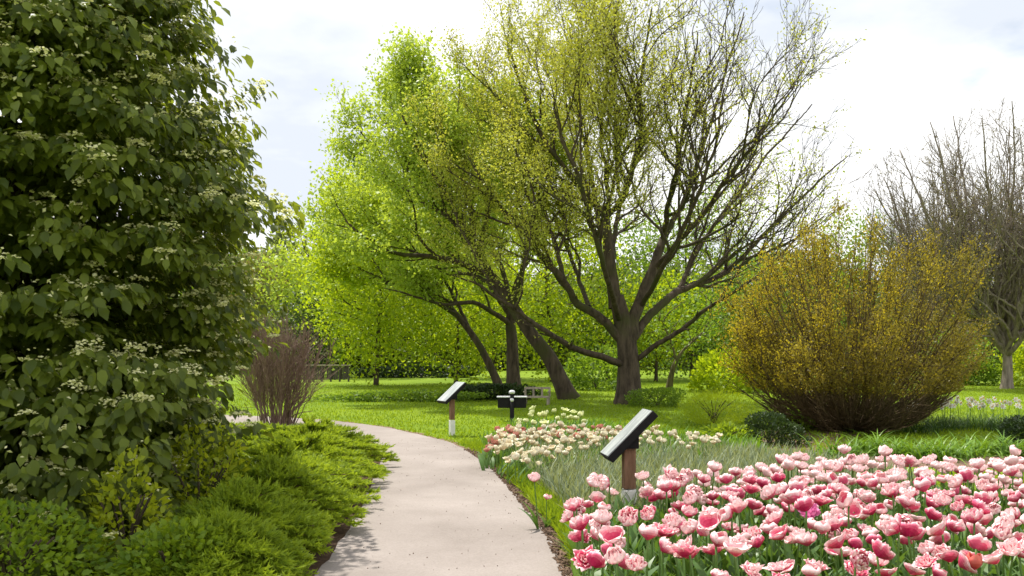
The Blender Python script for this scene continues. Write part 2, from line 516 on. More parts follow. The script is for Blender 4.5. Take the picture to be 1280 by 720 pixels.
def lumpy(n, c, rad, shell=0.55, lump=0.18, zmin=None, seed=0):
    g = np.random.default_rng(seed + 100)
    v = nrm(g.normal(size=(n * 2, 3)))
    f = 1.0
    ph = g.uniform(0, 6.28, 12); k = g.normal(0, 3.2, (6, 3))
    f = 1 + lump * sum(np.sin(v @ k[i] + ph[i]) for i in range(6)) / 2.0
    rr = g.random(n * 2) ** (1 / 3.0)
    rr = np.where(g.random(n * 2) < shell, 0.72 + 0.28 * rr, rr)
    q = np.asarray(c) + v * (rr * f)[:, None] * np.asarray(rad)
    if zmin is not None: q = q[q[:, 2] > zmin]
    return q[:n]

def leaves_at(mb, pts, per, spread, size, droop=0.3, template=LEAF4, up=0.3, flat=0.7):
    n = len(pts) * per
    q = np.repeat(pts, per, 0) + rng.normal(0, 1, (n, 3)) * np.array((spread, spread, spread * flat))
    d = rng.normal(0, 1, (n, 3)); d[:, 2] -= droop * 2
    hint = rng.normal(0, .8, (n, 3)) + np.array((0, 0, 1.0 + up))
    s = size * rng.uniform(.6, 1.3, n)
    clump = np.repeat(rng.random(len(pts)), per)
    mb.scatter(*template, q, frames(d, hint=hint), s, np.clip(0.55 * clump + 0.45 * rng.random(n), 0, 1))

M_BARK = bark('oak_bark', (0.030, 0.022, 0.015), (0.115, 0.087, 0.060), 5, 0.9, (0.06, 0.06, 0.022))
M_BARK_GREY = bark('grey_bark', (0.115, 0.095, 0.074), (0.31, 0.26, 0.21), 5, 0.6)
M_BARK_OLIVE = bark('olive_bark', (0.05, 0.045, 0.02), (0.16, 0.14, 0.06), 5, 0.6, (0.11, 0.12, 0.035))
M_BUD = foliage('young_oak_leaves', (0.22, 0.25, 0.03), (0.46, 0.49, 0.09), 0.35, 0.5, 0.3, 0.5, 0.5)
M_LEAF_OLIVE = foliage('olive_spring_leaves', (0.175, 0.265, 0.03), (0.42, 0.53, 0.085), 0.4, 0.5, 0.3, 0.35, 0.6)
M_LEAF_BRIGHT = foliage('bright_spring_leaves', (0.16, 0.26, 0.012), (0.38, 0.48, 0.02), 0.45, 0.5, 0.25, 0.35, 0.6)
M_LEAF_MID = foliage('mid_green_leaves', (0.07, 0.15, 0.015), (0.20, 0.31, 0.03), 0.4, 0.5, 0.3, 0.35, 0.6)
M_LEAF_DARK = foliage('dark_green_leaves', (0.015, 0.035, 0.010), (0.05, 0.085, 0.022), 0.2, 0.5, 0.3, 0.6, 0.5)
M_LEAF_BROWN = foliage('budding_brown_twigs', (0.09, 0.085, 0.035), (0.22, 0.20, 0.075), 0.3, 0.6, 0.2, 0.4, 0.6)

# ---- the big budding tree in the middle of the lawn
def pxl(pts, d0):
    return [P(a, b, d0 + c) for a, b, c in pts]
def local(pts, base):
    return np.asarray(pts) - np.asarray(base)
BASE = G(786, 505); d0 = BASE[1]
def big_tree():
    root = thing('budding_tree', 'large spreading tree with thick dark trunk and sparse young leaves on the lawn', 'tree', BASE)
    LB = []
    def L(pts, r0, r1, st=.25): LB.append((local(pxl(pts, d0), BASE), r0, r1, st))
    L([(786, 507, 0), (786, 480, 0), (785, 450, 0), (782, 425, 0), (776, 395, 0), (770, 370, 0)], .385, .22, 1)
    L([(786, 440, 0), (788, 415, 0), (792, 395, .1), (803, 362, .3), (818, 330, .6), (828, 300, .8)], 0.232, 0.124, .7)
    L([(770, 385, 0), (766, 340, .1), (762, 300, .2), (757, 272, .4)], 0.208, 0.124, .8)
    L([(784, 460, 0), (750, 449, -.6), (705, 434, -1.2), (668, 410, -1.8), (640, 388, -2.2), (600, 358, -2.8), (570, 345, -3.2)], 0.117, 0.016, .3)
    L([(779, 425, 0), (748, 394, -.3), (722, 376, -.5), (700, 345, -.9), (680, 322, -1.2), (650, 285, -1.6), (610, 240, -2.0), (585, 195, -2.4)], 0.148, 0.016)
    L([(788, 430, 0), (812, 393, .5), (840, 368, 1.0), (872, 356, 1.5), (908, 340, 2.0), (955, 297, 2.5), (1010, 240, 2.9), (1060, 195, 3.1)], 0.148, 0.016)
    L([(790, 455, 0), (822, 432, -.6), (850, 416, -1.2), (880, 390, -1.9), (910, 373, -2.5), (970, 325, -3.2), (1030, 270, -3.6)], 0.089, 0.016, .35)
    L([(757, 272, .4), (738, 245, .2), (705, 205, -.2), (675, 165, -.5), (650, 110, -.8), (635, 60, -1)], 0.103, 0.018, .1)
    L([(762, 300, .2), (748, 270, 1.0), (735, 195, 2.0), (718, 115, 2.8), (700, 50, 3.4)], 0.103, 0.018, .15)
    L([(757, 272, .4), (762, 230, .2), (752, 170, -.4), (758, 90, -.8), (750, 0, -1.0)], 0.089, 0.016, .1)
    L([(757, 272, .4), (785, 240, -.6), (797, 180, -1.4), (803, 100, -2.2), (815, 10, -2.8)], 0.096, 0.018, .15)
    L([(828, 300, .8), (855, 245, 1.2), (878, 180, 1.6), (905, 100, 2.0), (930, 15, 2.2)], 0.103, 0.018, .1)
    L([(828, 300, .8), (832, 265, 0), (845, 210, -1.0), (858, 130, -1.8), (872, 40, -2.4)], 0.096, 0.018, .15)
    L([(814, 336, .6), (862, 285, -.8), (905, 225, -2.0), (955, 165, -2.8), (995, 105, -3.2)], 0.096, 0.016, .15)
    L([(767, 345, .1), (772, 290, 2.0), (790, 220, 3.2), (830, 120, 4.2), (850, 60, 4.6)], 0.096, 0.016, .2)
    L([(850, 365, 1.1), (875, 310, 2.0), (920, 250, 3.0), (975, 175, 3.6), (1015, 130, 4.0)], 0.083, 0.016, .2)
    L([(704, 350, -.8), (690, 300, .6), (660, 230, 1.8), (610, 160, 2.4), (590, 110, 2.6)], 0.083, 0.016, .15)
    L([(735, 385, -.4), (712, 330, 2.2), (680, 250, 3.6), (660, 170, 4.4)], 0.083, 0.016, .2)
    L([(775, 400, 0), (760, 350, -2.0), (730, 270, -3.6), (700, 180, -4.6), (690, 110, -5)], 0.096, 0.016, .2)
    L([(800, 385, .2), (830, 330, -2.0), (865, 250, -3.6), (890, 180, -4.4), (905, 110, -4.8)], 0.089, 0.016, .2)
    cen = local([P(814, 205, d0)], BASE)[0]
    ins = inside_fn(cen, (7.2, 6.8, 7.2), lambda q: 2.2 + max(0, 2.6 - .5 * math.hypot(q[0], q[1])), .07, 3)
    fan_tree(root, LB, ins, (0, 0, 1.5), 5, M_BARK, M_BUD,
             lambda T: np.clip(.98 - .19 * (T[:, 0] + 2.6), .10, 1.0), 6, .14, .076, tip=.0062, spacing=(.60, .34, .21), flare=.32)
# ---- trees whose boughs sweep up and out like a fan
def inside_fn(cen, rad, cut, lump=.10, seed=0):
    g = np.random.default_rng(seed + 77); k = g.normal(0, 2.6, (4, 3)); ph = g.uniform(0, 6.28, 4)
    cen = np.asarray(cen, float); rad = np.asarray(rad, float)
    def f(q):
        v = (q - cen) / rad; l = math.sqrt(float(v @ v)) + 1e-9; u = v / l
        lim = 1 + lump * sum(math.sin(float(u @ k[i]) + ph[i]) for i in range(4)) * .6
        return l < lim and q[2] > cut(q)
    return f
def fan_tree(root, limbs, inside, hub, seed, bark_m, leaf_m, leafw, per, spread, size, spacing=(.75, .42, .26), lens=(.85, .62, .5), tip=.006, up=.30, outw=.30,
             rs=1.0, maxl=(4.6, 2.0, .8), levels=3, flare=.4, kmax=16):
    g = np.random.default_rng(seed); hub = np.asarray(hub, float)
    mb = MB(); TW = []
    def path(p0, d, L, lev):
        st = max(.09, min(.22, L / 7)); n = max(4, int(L / st)); pts = [p0]; q = p0
        for i in range(n):
            od = q - hub; od = od / (np.linalg.norm(od) + 1e-6)
            d = d + g.normal(0, .13 if lev < 3 else .16, 3) + np.array((0, 0, up * .16)) + od * outw * .16
            d = d / np.linalg.norm(d); q = q + d * st
            if not inside(q):
                if len(pts) >= 3: break
                if i > 2: break
            pts.append(q)
        return np.array(pts)
    def sprout(pts, rad, lev, start):
        L = np.linalg.norm(np.diff(pts, axis=0), axis=1).sum()
        n = len(pts); sp = spacing[lev - 1]; cnt = max(1, int(L * (1 - start) / sp))
        for c in range(cnt):
            f = start + (1 - start) * (c + g.random()) / cnt; j = min(n - 2, int(f * (n - 1)))
            t = pts[j + 1] - pts[max(0, j - 1)]; t = t / (np.linalg.norm(t) + 1e-9)
            a = g.normal(0, 1, 3); a -= t * (a @ t); a /= np.linalg.norm(a) + 1e-9
            th = R(g.uniform(24, 52)); d = t * math.cos(th) + a * math.sin(th)
            if d[2] < -.25: d[2] *= .3
            l2 = min(maxl[lev - 1], L * lens[lev - 1] * (1.15 - .6 * f)) * g.uniform(.6, 1.15)
            if l2 < .22: continue
            w = path(pts[j], d, l2, lev + 1)
            if len(w) < 3: continue
            r0 = min(rad[j] * .72, .0035 + .0115 * l2 + .0020 * l2 * l2) * (rs if lev == 1 else 1)
            r0 = max(r0, tip * 1.15)
            rr = np.linspace(r0, tip * .7, len(w))
            k = 3 if r0 < .03 else 5 if r0 < .07 else 7
            tube(mb, w, rr, k)
            if lev >= 2: TW.append(w[1:])
            else: TW.append(w[len(w) * 2 // 3:])
            if lev < levels: sprout(w, rr, lev + 1, .18)
    main = []
    for i, (pts, r0, r1, st) in enumerate(limbs):
        pts = np.asarray(pts, float); L = np.linalg.norm(np.diff(pts, axis=0), axis=1).sum()
        n = max(8, int(L / .22)); c = spline(pts, n)
        if i > 0:
            w = np.cumsum(g.normal(0, .035, (n, 3)), 0); w -= np.linspace(0, 1, n)[:, None] * w[-1]; c = c + w * .6
        rr = r1 + (r0 - r1) * (1 - np.linspace(0, 1, n)) ** .85
        if i == 0: rr = rr * (1 + flare * np.exp(-(c[:, 2] - c[0, 2]) / .35))
        tube(mb, c, rr, kmax if r0 > .2 else 10 if r0 > .09 else 7, wob=.08 if r0 > .09 else .04)
        if st < 1: sprout(c, rr, 1, st); TW.append(c[-3:])
    mb.build('trunk', bark_m, root)
    T = np.concatenate(TW); sel = T[g.random(len(T)) < leafw(T)]
    m2 = MB(); leaves_at(m2, sel, per, spread, size, .05); m2.build('crown', leaf_m, root)
    print(root.name, len(TW), 'twigs', len(sel) * per, 'leaves')
big_tree()

# ---- generic trees
def leafy(name, label, cat, base, limbs, cen, rad, natt, leaf_mat, bark_mat, per=6, size=.16, spread=.35, tip=.012, step=.5, kill=.7,
          group=None, seed=0, zmin=None, lump=.2, shell=.55, droop=.3, small_r=.03, trop=.12, frac=1.0, flare=.3, cut=None, parts=('trunk', 'crown')):
    root = thing(name, label, cat, base, group)
    sk = Skel()
    first = None
    for pts, r0, r1 in limbs:
        pts = np.asarray(pts, float)
        sk.limb(pts, r0, r1, -1 if first is None else sk.near(pts[0]), step=.4)
        first = True
    att = lumpy(natt, cen, rad, shell, lump, zmin, seed)
    if cut is not None: att = att[cut(att)]
    p, par = colonize(sk, att, step, 50, kill, 80, trop, .35, .08)
    r, nch = radii(p, par, tip, 2.2, sk.r)
    mb = MB(); skin(mb, p, par, r, flare=flare, kmax=11)
    mb.build(parts[0], bark_mat, root)
    if per > 0:
        m2 = MB(); small = np.where(r < small_r)[0]
        small = small[rng.random(len(small)) < frac]
        leaves_at(m2, p[small], per, spread, size, droop)
        m2.build(parts[1], leaf_mat, root)
    return root

def simple_limbs(h, r, lean=(0, 0)):
    return [([(0, 0, -.05), (lean[0] * .2, lean[1] * .2, h * .35), (lean[0] * .6, lean[1] * .6, h * .7), (lean[0], lean[1], h)], r, r * .55)]

# three companions left of the big tree, leaning to the left
def companion(label, name, px, py, limbs, cen_px, rad, cutz, seed, leaf_m, per=11, size=.13, **kw):
    bb = G(px, py); dd = bb[1]
    root = thing(name, label, 'tree', bb)
    LB = [(local(pxl(p_, dd), bb), r0, r1, st) for p_, r0, r1, st in limbs]
    ins = inside_fn(local([P(*cen_px, dd)], bb)[0], rad, lambda q: cutz, .10, seed)
    fan_tree(root, LB, ins, (0, 0, 1.0), seed, M_BARK, leaf_m, lambda T: np.full(len(T), .9), per, .24, size, **kw)
companion('thick dark trunk leaning left behind the bench with a broad olive crown', 'leaning_tree', 712, 499,
      [([(712, 501, 0), (700, 475, 0), (686, 447, 0), (664, 418, 0), (640, 382, 0), (614, 346, 0), (592, 305, 0)], 0.296, 0.126, .9),
       ([(592, 305, 0), (560, 278, .5), (520, 250, 1.0), (480, 205, 1.2), (450, 165, 1.3)], 0.111, 0.015, .1),
       ([(592, 305, 0), (585, 255, -.5), (560, 190, -1), (535, 120, -1.2), (525, 80, -1.3)], 0.111, 0.015, .1),
       ([(614, 346, 0), (560, 325, -1), (500, 318, -1.8), (450, 290, -2.2), (420, 255, -2.5)], 0.104, 0.015, .15),
       ([(600, 320, 0), (620, 240, 1.5), (640, 150, 2.2), (635, 70, 2.6)], 0.104, 0.015, .15),
       ([(606, 330, 0), (570, 270, -2.2), (530, 200, -3.4), (500, 140, -4)], 0.096, 0.015, .2),
       ([(606, 330, 0), (560, 270, 2.4), (500, 190, 3.6), (470, 140, 4.2)], 0.096, 0.015, .2),
       ([(626, 360, 0), (590, 345, 1.6), (540, 330, 3.0), (480, 300, 4)], 0.089, 0.015, .2),
       ([(640, 382, 0), (665, 300, -1), (690, 220, -1.8), (690, 140, -2)], 0.096, 0.015, .25)],
      (552, 232), (4.5, 4.8, 4.5), 3.0, 11, M_LEAF_OLIVE)
companion('straight dark trunk standing just left of the leaning trunk, branches reaching left', 'upright_tree', 643, 490,
      [([(643, 492, 0), (641, 460, 0), (640, 430, 0), (638, 405, 0), (640, 380, 0)], 0.281, 0.163, .9),
       ([(638, 405, 0), (618, 390, -.5), (590, 378, -1.2), (555, 380, -2.0), (520, 372, -2.5), (480, 360, -2.8)], 0.118, 0.015, .2),
       ([(640, 390, 0), (625, 330, 1), (590, 270, 1.6), (540, 220, 2), (500, 170, 2.2)], 0.118, 0.015, .2),
       ([(640, 395, 0), (600, 340, 2), (540, 300, 3), (470, 270, 3.6)], 0.111, 0.015, .2),
       ([(640, 380, 0), (655, 310, .5), (640, 220, .8), (620, 120, 1)], 0.111, 0.015, .2)],
      (535, 255), (4.5, 4.2, 5.0), 2.2, 12, M_LEAF_OLIVE, 11, .135)
companion('slim dark trunk leaning left, leftmost of the three trunks behind the dark shrub', 'slender_leaning_tree', 626, 488,
      [([(626, 490, 0), (616, 465, 0), (598, 430, 0), (576, 400, 0), (545, 365, 0), (500, 325, 0), (470, 280, 0)], 0.192, 0.022, .45),
       ([(590, 420, 0), (560, 360, 1.5), (510, 290, 2.4), (470, 230, 3)], 0.089, 0.015, .2),
       ([(570, 392, 0), (530, 372, -1.5), (480, 350, -2.4), (440, 330, -3)], 0.081, 0.015, .2),
       ([(555, 375, 0), (530, 310, -1), (500, 240, -1.6), (480, 190, -2)], 0.081, 0.015, .2)],
      (488, 310), (3.6, 3.8, 4.4), 1.5, 13, M_LEAF_BRIGHT, 10, .16)

# bright green trees behind them
def back_tree(px, py_top, py_bot, wpx, d, mat, bk, label, seed, name='spring_tree', natt=560, per=34, size=.20, spread=.52, droop=.35, group='fresh green trees beyond the lawn', lump=.2, **kw):
    """A tree whose crown spans the given rows at distance d."""
    X = (px - 640) * d / F
    zt = EYE + (HZ - py_top) * d / F; zb = max(.8, EYE + (HZ - py_bot) * d / F)
    cz = (zt + zb) / 2; rz = (zt - zb) / 2; rx = wpx * d / F / 2
    return leafy(name, label, 'tree', (X, d, 0), simple_limbs(cz, max(.09, rx * .035), (rng.normal(0, .5), rng.normal(0, .4))), (0, 0, cz), (rx, rx * .9, rz), natt, mat, bk,
                 per, size, spread, .016, .6, .8, group=group, seed=seed, lump=lump, droop=droop, **kw)
back_tree(470, 235, 478, 160, 44, M_LEAF_BRIGHT, M_BARK, 'yellow green tree with drooping foliage at the left end of the lawn trees', 21, natt=1300, size=.19, shell=.4, per=50)
back_tree(570, 315, 476, 150, 46, M_LEAF_BRIGHT, M_BARK, 'low bright tree seen under the boughs left of the three trunks', 22, natt=1200, size=.19, shell=.4, per=50)
back_tree(690, 240, 478, 170, 50, M_LEAF_BRIGHT, M_BARK, 'green tree standing behind the leaning trunk', 23, natt=800)
back_tree(760, 270, 474, 140, 54, M_LEAF_MID, M_BARK, 'bright green tree directly behind the big budding tree', 24, natt=620)
back_tree(865, 240, 474, 150, 56, M_LEAF_MID, M_BARK, 'green tree right behind the big tree, above the small forked tree', 25, natt=620)
back_tree(975, 190, 450, 160, 52, M_LEAF_OLIVE, M_BARK_OLIVE, 'olive green tree rising behind the golden shrub', 26, natt=520, per=9)
back_tree(1085, 265, 455, 130, 60, M_LEAF_MID, M_BARK, 'green tree hidden behind the right shoulder of the golden shrub', 27)
back_tree(618, 190, 440, 150, 56, M_LEAF_BRIGHT, M_BARK, 'tall bright tree behind the left side of the big crown', 28, natt=620)
back_tree(432, 255, 472, 110, 58, M_LEAF_BRIGHT, M_BARK, 'bright tree with a loose top at the left edge of the lawn', 29, natt=620)
back_tree(820, 340, 476, 120, 50, M_LEAF_BRIGHT, M_BARK, 'low spreading bright tree between the thick trunk and the small forked tree', 30, natt=620, size=.22)
back_tree(930, 330, 476, 130, 48, M_LEAF_MID, M_BARK, 'low green tree left of the golden shrub', 36, natt=620, size=.22)
# left distance
back_tree(372, 300, 465, 100, 66, M_LEAF_OLIVE, M_BARK_OLIVE, 'pale olive tree far left behind the red twig shrub', 31, group='distant trees at the left', size=.3, spread=.6)
back_tree(418, 322, 465, 70, 60, M_LEAF_MID, M_BARK, 'mid green tree above the low fence', 32, group='distant trees at the left', size=.28)
back_tree(335, 315, 465, 90, 70, M_LEAF_BROWN, M_BARK_GREY, 'brownish budding tree beside the big flowering shrub', 33, group='distant trees at the left', size=.24, spread=.6)
back_tree(300, 320, 465, 110, 74, M_LEAF_MID, M_BARK, 'green tree peeping out behind the big flowering shrub', 34, group='distant trees at the left', size=.3, spread=.6)
back_tree(385, 385, 470, 80, 56, M_LEAF_DARK, M_BARK, 'dark evergreen low behind the fence', 35, name='dark_evergreen', group='distant trees at the left', size=.22)
# right distance: bare trees
def bare_tree(label, base, h, cen, rad, seed, r, nlimb, per=1, tip=.009, spacing=(.66, .40, .27)):
    root = thing('bare_tree', label, 'tree', base, 'bare trees at the right')
    g = np.random.default_rng(seed); LB = [([(0, 0, -.05), (.05, 0, h * .5), (0, .05, h)], r, r * .7, 1)]
    cen = np.asarray(cen, float); rad = np.asarray(rad, float)
    for i in range(nlimb):
        az = 2.4 * i + g.normal(0, .2); th = R(12 + 72 * ((i + .5) / nlimb) ** .8)
        v = np.array((math.cos(az) * math.sin(th), math.sin(az) * math.sin(th), math.cos(th)))
        e = cen + v * rad * .92 * np.array((1, 1, 1 if v[2] > 0 else .6)); s0 = np.array((0, 0, h * g.uniform(.62, 1.0)))
        e[2] = max(e[2], h * 1.1 + .4)
        m_ = s0 + (e - s0) * .5 + np.array((v[0] * .5, v[1] * .5, -.25 * rad[2] * .3))
        LB.append(([s0, s0 + (m_ - s0) * .5, m_, e], r * .52, .02, .12))
    ins = inside_fn(cen, rad, lambda q: h * .7 + .16 * math.hypot(q[0], q[1]), .12, seed)
    fan_tree(root, LB, ins, (0, 0, h * .3), seed, M_BARK_GREY, M_LEAF_BROWN, lambda T: np.full(len(T), .25), per, .12, .08, spacing=spacing, tip=tip, up=.35)
bare_tree('tall grey bare tree at the right edge of the lawn', G(1258, 486), 2.2, (-.4, 0, 6.7), (6.0, 5.2, 6.3), 41, .22, 24)
d = 56.
bare_tree('smaller bare tree rising behind the golden shrub, next to the tall grey one', ((1172 - 640) * d / F, d, 0), 3.0, (-.6, 0, 7.6), (4.2, 4.0, 6.0), 42, .24, 13, tip=.012, spacing=(.9, .55, .38))
d = 62.
bare_tree('farthest bare tree at the right edge, behind the tall grey one', ((1320 - 640) * d / F, d, 0), 3.2, (0, 0, 9.5), (6.5, 5.0, 9.0), 43, .28, 13, tip=.014, spacing=(1.0, .6, .42))
back_tree(1245, 300, 462, 130, 62, M_LEAF_MID, M_BARK, 'green tree standing behind the tall bare tree', 44, group='trees and shrubs at the right', size=.3, per=5)
back_tree(1195, 395, 478, 70, 46, M_LEAF_MID, M_BARK, 'low green shrub tree between the golden shrub and the tall bare tree', 45, group='trees and shrubs at the right', natt=200, size=.2)
back_tree(1300, 420, 482, 90, 44, M_LEAF_BRIGHT, M_BARK, 'bright green shrub tree at the far right edge of the lawn', 46, group='trees and shrubs at the right', natt=220, size=.2)
# small forked tree and shrubs right of the big trunk
b = G(836, 488)
leafy('small_forked_tree', 'small pale forked tree just right of the thick dark trunk', 'tree', b,
      [([(0, 0, 0), (.1, 0, .7), (.3, 0, 1.3)], .13, .09), ([(.3, 0, 1.3), (.8, .1, 1.9), (1.4, .2, 2.3)], .07, .04), ([(.3, 0, 1.3), (.1, .2, 2.2), (-.3, .3, 2.9)], .06, .03)],
      (.6, 0, 2.9), (2.1, 1.9, 1.3), 220, M_LEAF_MID, M_BARK_OLIVE, 7, .16, .3, .012, .4, .5, seed=51)
def bush(name, label, px, py, w, h, mat, n, size, template=LEAF4, cat='shrub', group=None, d=None, depth=None, up=.6, droop=-.2, stem_mat=None):
    """A low shrub: short stems below, a skin of leaves on a lumpy mound."""
    b = G(px, py) if d is None else np.array(((px - 640) * d / F, d, 0))
    root = thing(name, label, cat, b, group)
    depth = depth or w
    v = nrm(rng.normal(size=(n, 3)))
    k = rng.normal(0, 2.8, (5, 3)); ph = rng.uniform(0, 6, 5)
    f = 1 + .10 * sum(np.sin(v @ k[i] + ph[i]) for i in range(5))
    rr = 1 - .45 * rng.random(n) ** 2
    q = v * (rr * f)[:, None] * np.array((w / 2, depth / 2, h * .62)) + (0, 0, h * .42)
    q = q[q[:, 2] > .02]; m = len(q)
    dd = nrm(q - (0, 0, h * .2)) + rng.normal(0, .5, (m, 3)); dd[:, 2] -= droop
    mb = MB(); mb.scatter(*template, q, frames(dd, hint=rng.normal(0, .6, (m, 3)) + (0, 0, up)), size * rng.uniform(.6, 1.3, m))
    mb.build('foliage', mat, root)
    st = MB()
    for i in range(9):
        a = rng.uniform(0, 6.28); e = np.array((math.cos(a) * w * .33, math.sin(a) * depth * .33, h * .75))
        tube(st, spline([(0, 0, -.02), e * (.3, .3, .5), e], 6), np.linspace(.018, .006, 6), 4)
    st.build('stem', stem_mat or M_BARK, root)
    return root
bush('leafy_shrub', 'green shrub left of the foot of the tall bare tree', 1222, 490, 1.9, 1.25, M_LEAF_MID, 2200, .15, d=44)
bush('leafy_shrub', 'bright shrub behind the foot of the tall bare tree, at the right edge', 1285, 488, 2.2, 1.7, M_LEAF_BRIGHT, 2600, .16, d=43)
bush('leafy_shrub', 'pale leafy shrub right of the small forked tree', 905, 490, 2.6, 1.5, M_LEAF_BRIGHT, 2600, .2)
bush('leafy_shrub', 'green shrub between the leaning trunk and the thick dark trunk', 745, 487, 3.0, 1.6, M_LEAF_MID, 2600, .18)
bush('dark_shrub', 'dark low shrub around the feet of the three trunks', 618, 500, 2.7, .55, M_LEAF_DARK, 4200, .10, depth=1.4)
bush('low_hedge', 'long dark green row of perennials across the lawn left of the path sign', 505, 502, 5.2, .32, M_LEAF_MID, 4200, .10, depth=.9)
bush('dark_hedge', 'dark evergreen hedge along the far edge of the lawn', 530, 472, 7.0, .75, M_LEAF_DARK, 5200, .2, depth=2.2)
bush('grey_green_shrub', 'soft grey green low shrub right of the thick trunk foot', 822, 508, 1.7, .55, M_LEAF_MID, 3000, .07, depth=1.4)

# ---- the wood far behind: one mass nobody could count
def far_woods():
    mb = MB()
    for i in range(64):
        ang = -0.62 + 1.24 * (i + rng.uniform(-.4, .4)) / 64
        d = rng.uniform(82, 105)
        left = ang < -.1
        h = rng.uniform(9.5, 12.5) if left else rng.uniform(7, 11)
        c = np.array((math.tan(ang) * d, d, h * .45))
        q = lumpy(1700, c, (4.8, 4, h * .56), .8, .2, .1, 500 + i)
        n = len(q); dd = rng.normal(0, 1, (n, 3)); dd[:, 2] -= .4
        base = rng.uniform(0, .7)
        mb.scatter(*LEAF4, q, frames(dd, hint=rng.normal(0, .7, (n, 3)) + (0, 0, 1.2)), rng.uniform(.5, 1.1, n), np.clip(base + .3 * rng.random(n), 0, 1))
        tube(mb, [(c[0], c[1], 0), (c[0], c[1], h * .5)], (.2, .12), 5)
    o = mb.build('far_woods', foliage('far_wood_leaves', (0.05, 0.085, 0.03), (0.19, 0.235, 0.075), .35, .6, .2, .05, .6))
    tag(o, 'mixed green and olive woodland closing the view beyond the lawn', 'woods', kind='stuff')
far_woods()

# ------------------------------------------------------------------ golden shrub at the right
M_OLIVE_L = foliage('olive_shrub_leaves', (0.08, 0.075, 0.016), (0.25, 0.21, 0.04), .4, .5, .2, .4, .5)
M_GOLD = foliage('golden_olive_leaves', (0.16, 0.135, 0.014), (0.46, 0.385, 0.035), .4, .5, .2, .4, .7)  # brighter leaf colour, stands in for the sunlit side of the shrub
M_TWIG_BROWN = bark('brown_twigs', (0.05, 0.035, 0.02), (0.17, 0.12, 0.06), 9, .4)
M_TWIG_RED = bark('reddish_twigs', (0.13, 0.085, 0.065), (0.27, 0.18, 0.14), 9, .3)
M_STEM_TAN = bark('tan_stems', (0.12, 0.085, 0.05), (0.30, 0.22, 0.13), 9, .3)

def fan_shrub(root, n_stems, shape, splits, twig_len, tip_r, stem_mat, leaf=None, nleaf=0, leaf_size=.05, bow=.25, leaf_from=.35, base_r=.25, spread=.2):
    """Many stems fanning out of one foot, splitting into finer twigs; shape(dir) gives the reach."""
    mb = MB(); tips = []
    for i in range(n_stems):
        az = rng.uniform(0, 2 * np.pi); th = shape['tilt'](rng.random())
        dr = np.array((math.cos(az) * math.sin(th), math.sin(az) * math.sin(th), math.cos(th)))
        L = shape['reach'](dr) * (rng.uniform(.82, 1.03) if rng.random() < .9 else rng.uniform(1.03, 1.13))
        s0 = np.array((math.cos(az), math.sin(az), 0)) * base_r * rng.random() ** .5
        tipp = dr * L
        mid = s0 + (tipp - s0) * .5 + np.array((-dr[0], -dr[1], .9)) * bow * -.35 * L * rng.uniform(.3, 1) * math.sin(th)
        c = spline([s0, mid, tipp], 14)
        c[2:-1] += rng.normal(0, .018 * L / 3, (11, 3))
        r0 = tip_r * 3.6 * rng.uniform(.7, 1.3)
        tube(mb, c, np.linspace(r0, tip_r, 14), 4)
        for k in range(splits):
            j = rng.integers(3, 13); q = c[j]; f = j / 13
            tdir = nrm(nrm(c[min(j + 1, 13)] - c[j - 1]) + rng.normal(0, .38, 3) + (0, 0, .15))
            l2 = twig_len * rng.uniform(.5, 1.2) * (1.15 - .55 * f)
            e = q + tdir * l2; w2 = spline([q, q + tdir * l2 * .5 + rng.normal(0, .04 * l2, 3), e], 6)
            # stay inside the outline
            lim = shape['reach'](nrm(e)) * 1.05; le = np.linalg.norm(e)
            if le > lim: w2 = q + (w2 - q) * max(.15, 1 - (le - lim) / l2)
            tube(mb, w2, np.linspace(tip_r * 1.5, tip_r * .6, 6), 3, cap=False)
            tips.append((w2, f))
    mb.build('stem', stem_mat, root)
    if nleaf:
        W2 = np.array([t[0] for t in tips]); ff = np.array([t[1] for t in tips])
        pr = np.clip((ff - leaf_from + .25), .02, 1) ** 1.6; pr = pr / pr.sum()
        ii = rng.choice(len(W2), nleaf, p=pr); jj = rng.integers(0, 6, nleaf)
        q = W2[ii, jj] + rng.normal(0, spread * .3, (nleaf, 3))
        q = q[q[:, 2] > .42 + .22 * np.hypot(q[:, 0], q[:, 1])]; m = len(q)
        dd = rng.normal(0, .7, (m, 3)) + nrm(q) * .8 + (0, 0, .3)
        m2 = MB(); F_ = frames(dd); sz = leaf_size * rng.uniform(.6, 1.4, m)
        if isinstance(leaf, list):                 # sunlit upper left put into the colour: gold leaves there, olive elsewhere
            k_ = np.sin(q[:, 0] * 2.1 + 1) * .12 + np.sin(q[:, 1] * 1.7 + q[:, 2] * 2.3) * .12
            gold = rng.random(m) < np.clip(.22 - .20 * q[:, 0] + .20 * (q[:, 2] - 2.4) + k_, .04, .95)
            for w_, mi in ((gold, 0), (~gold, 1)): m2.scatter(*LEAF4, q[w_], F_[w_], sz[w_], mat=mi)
        else:
            m2.scatter(*LEAF4, q, F_, sz)
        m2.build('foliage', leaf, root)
    return mb

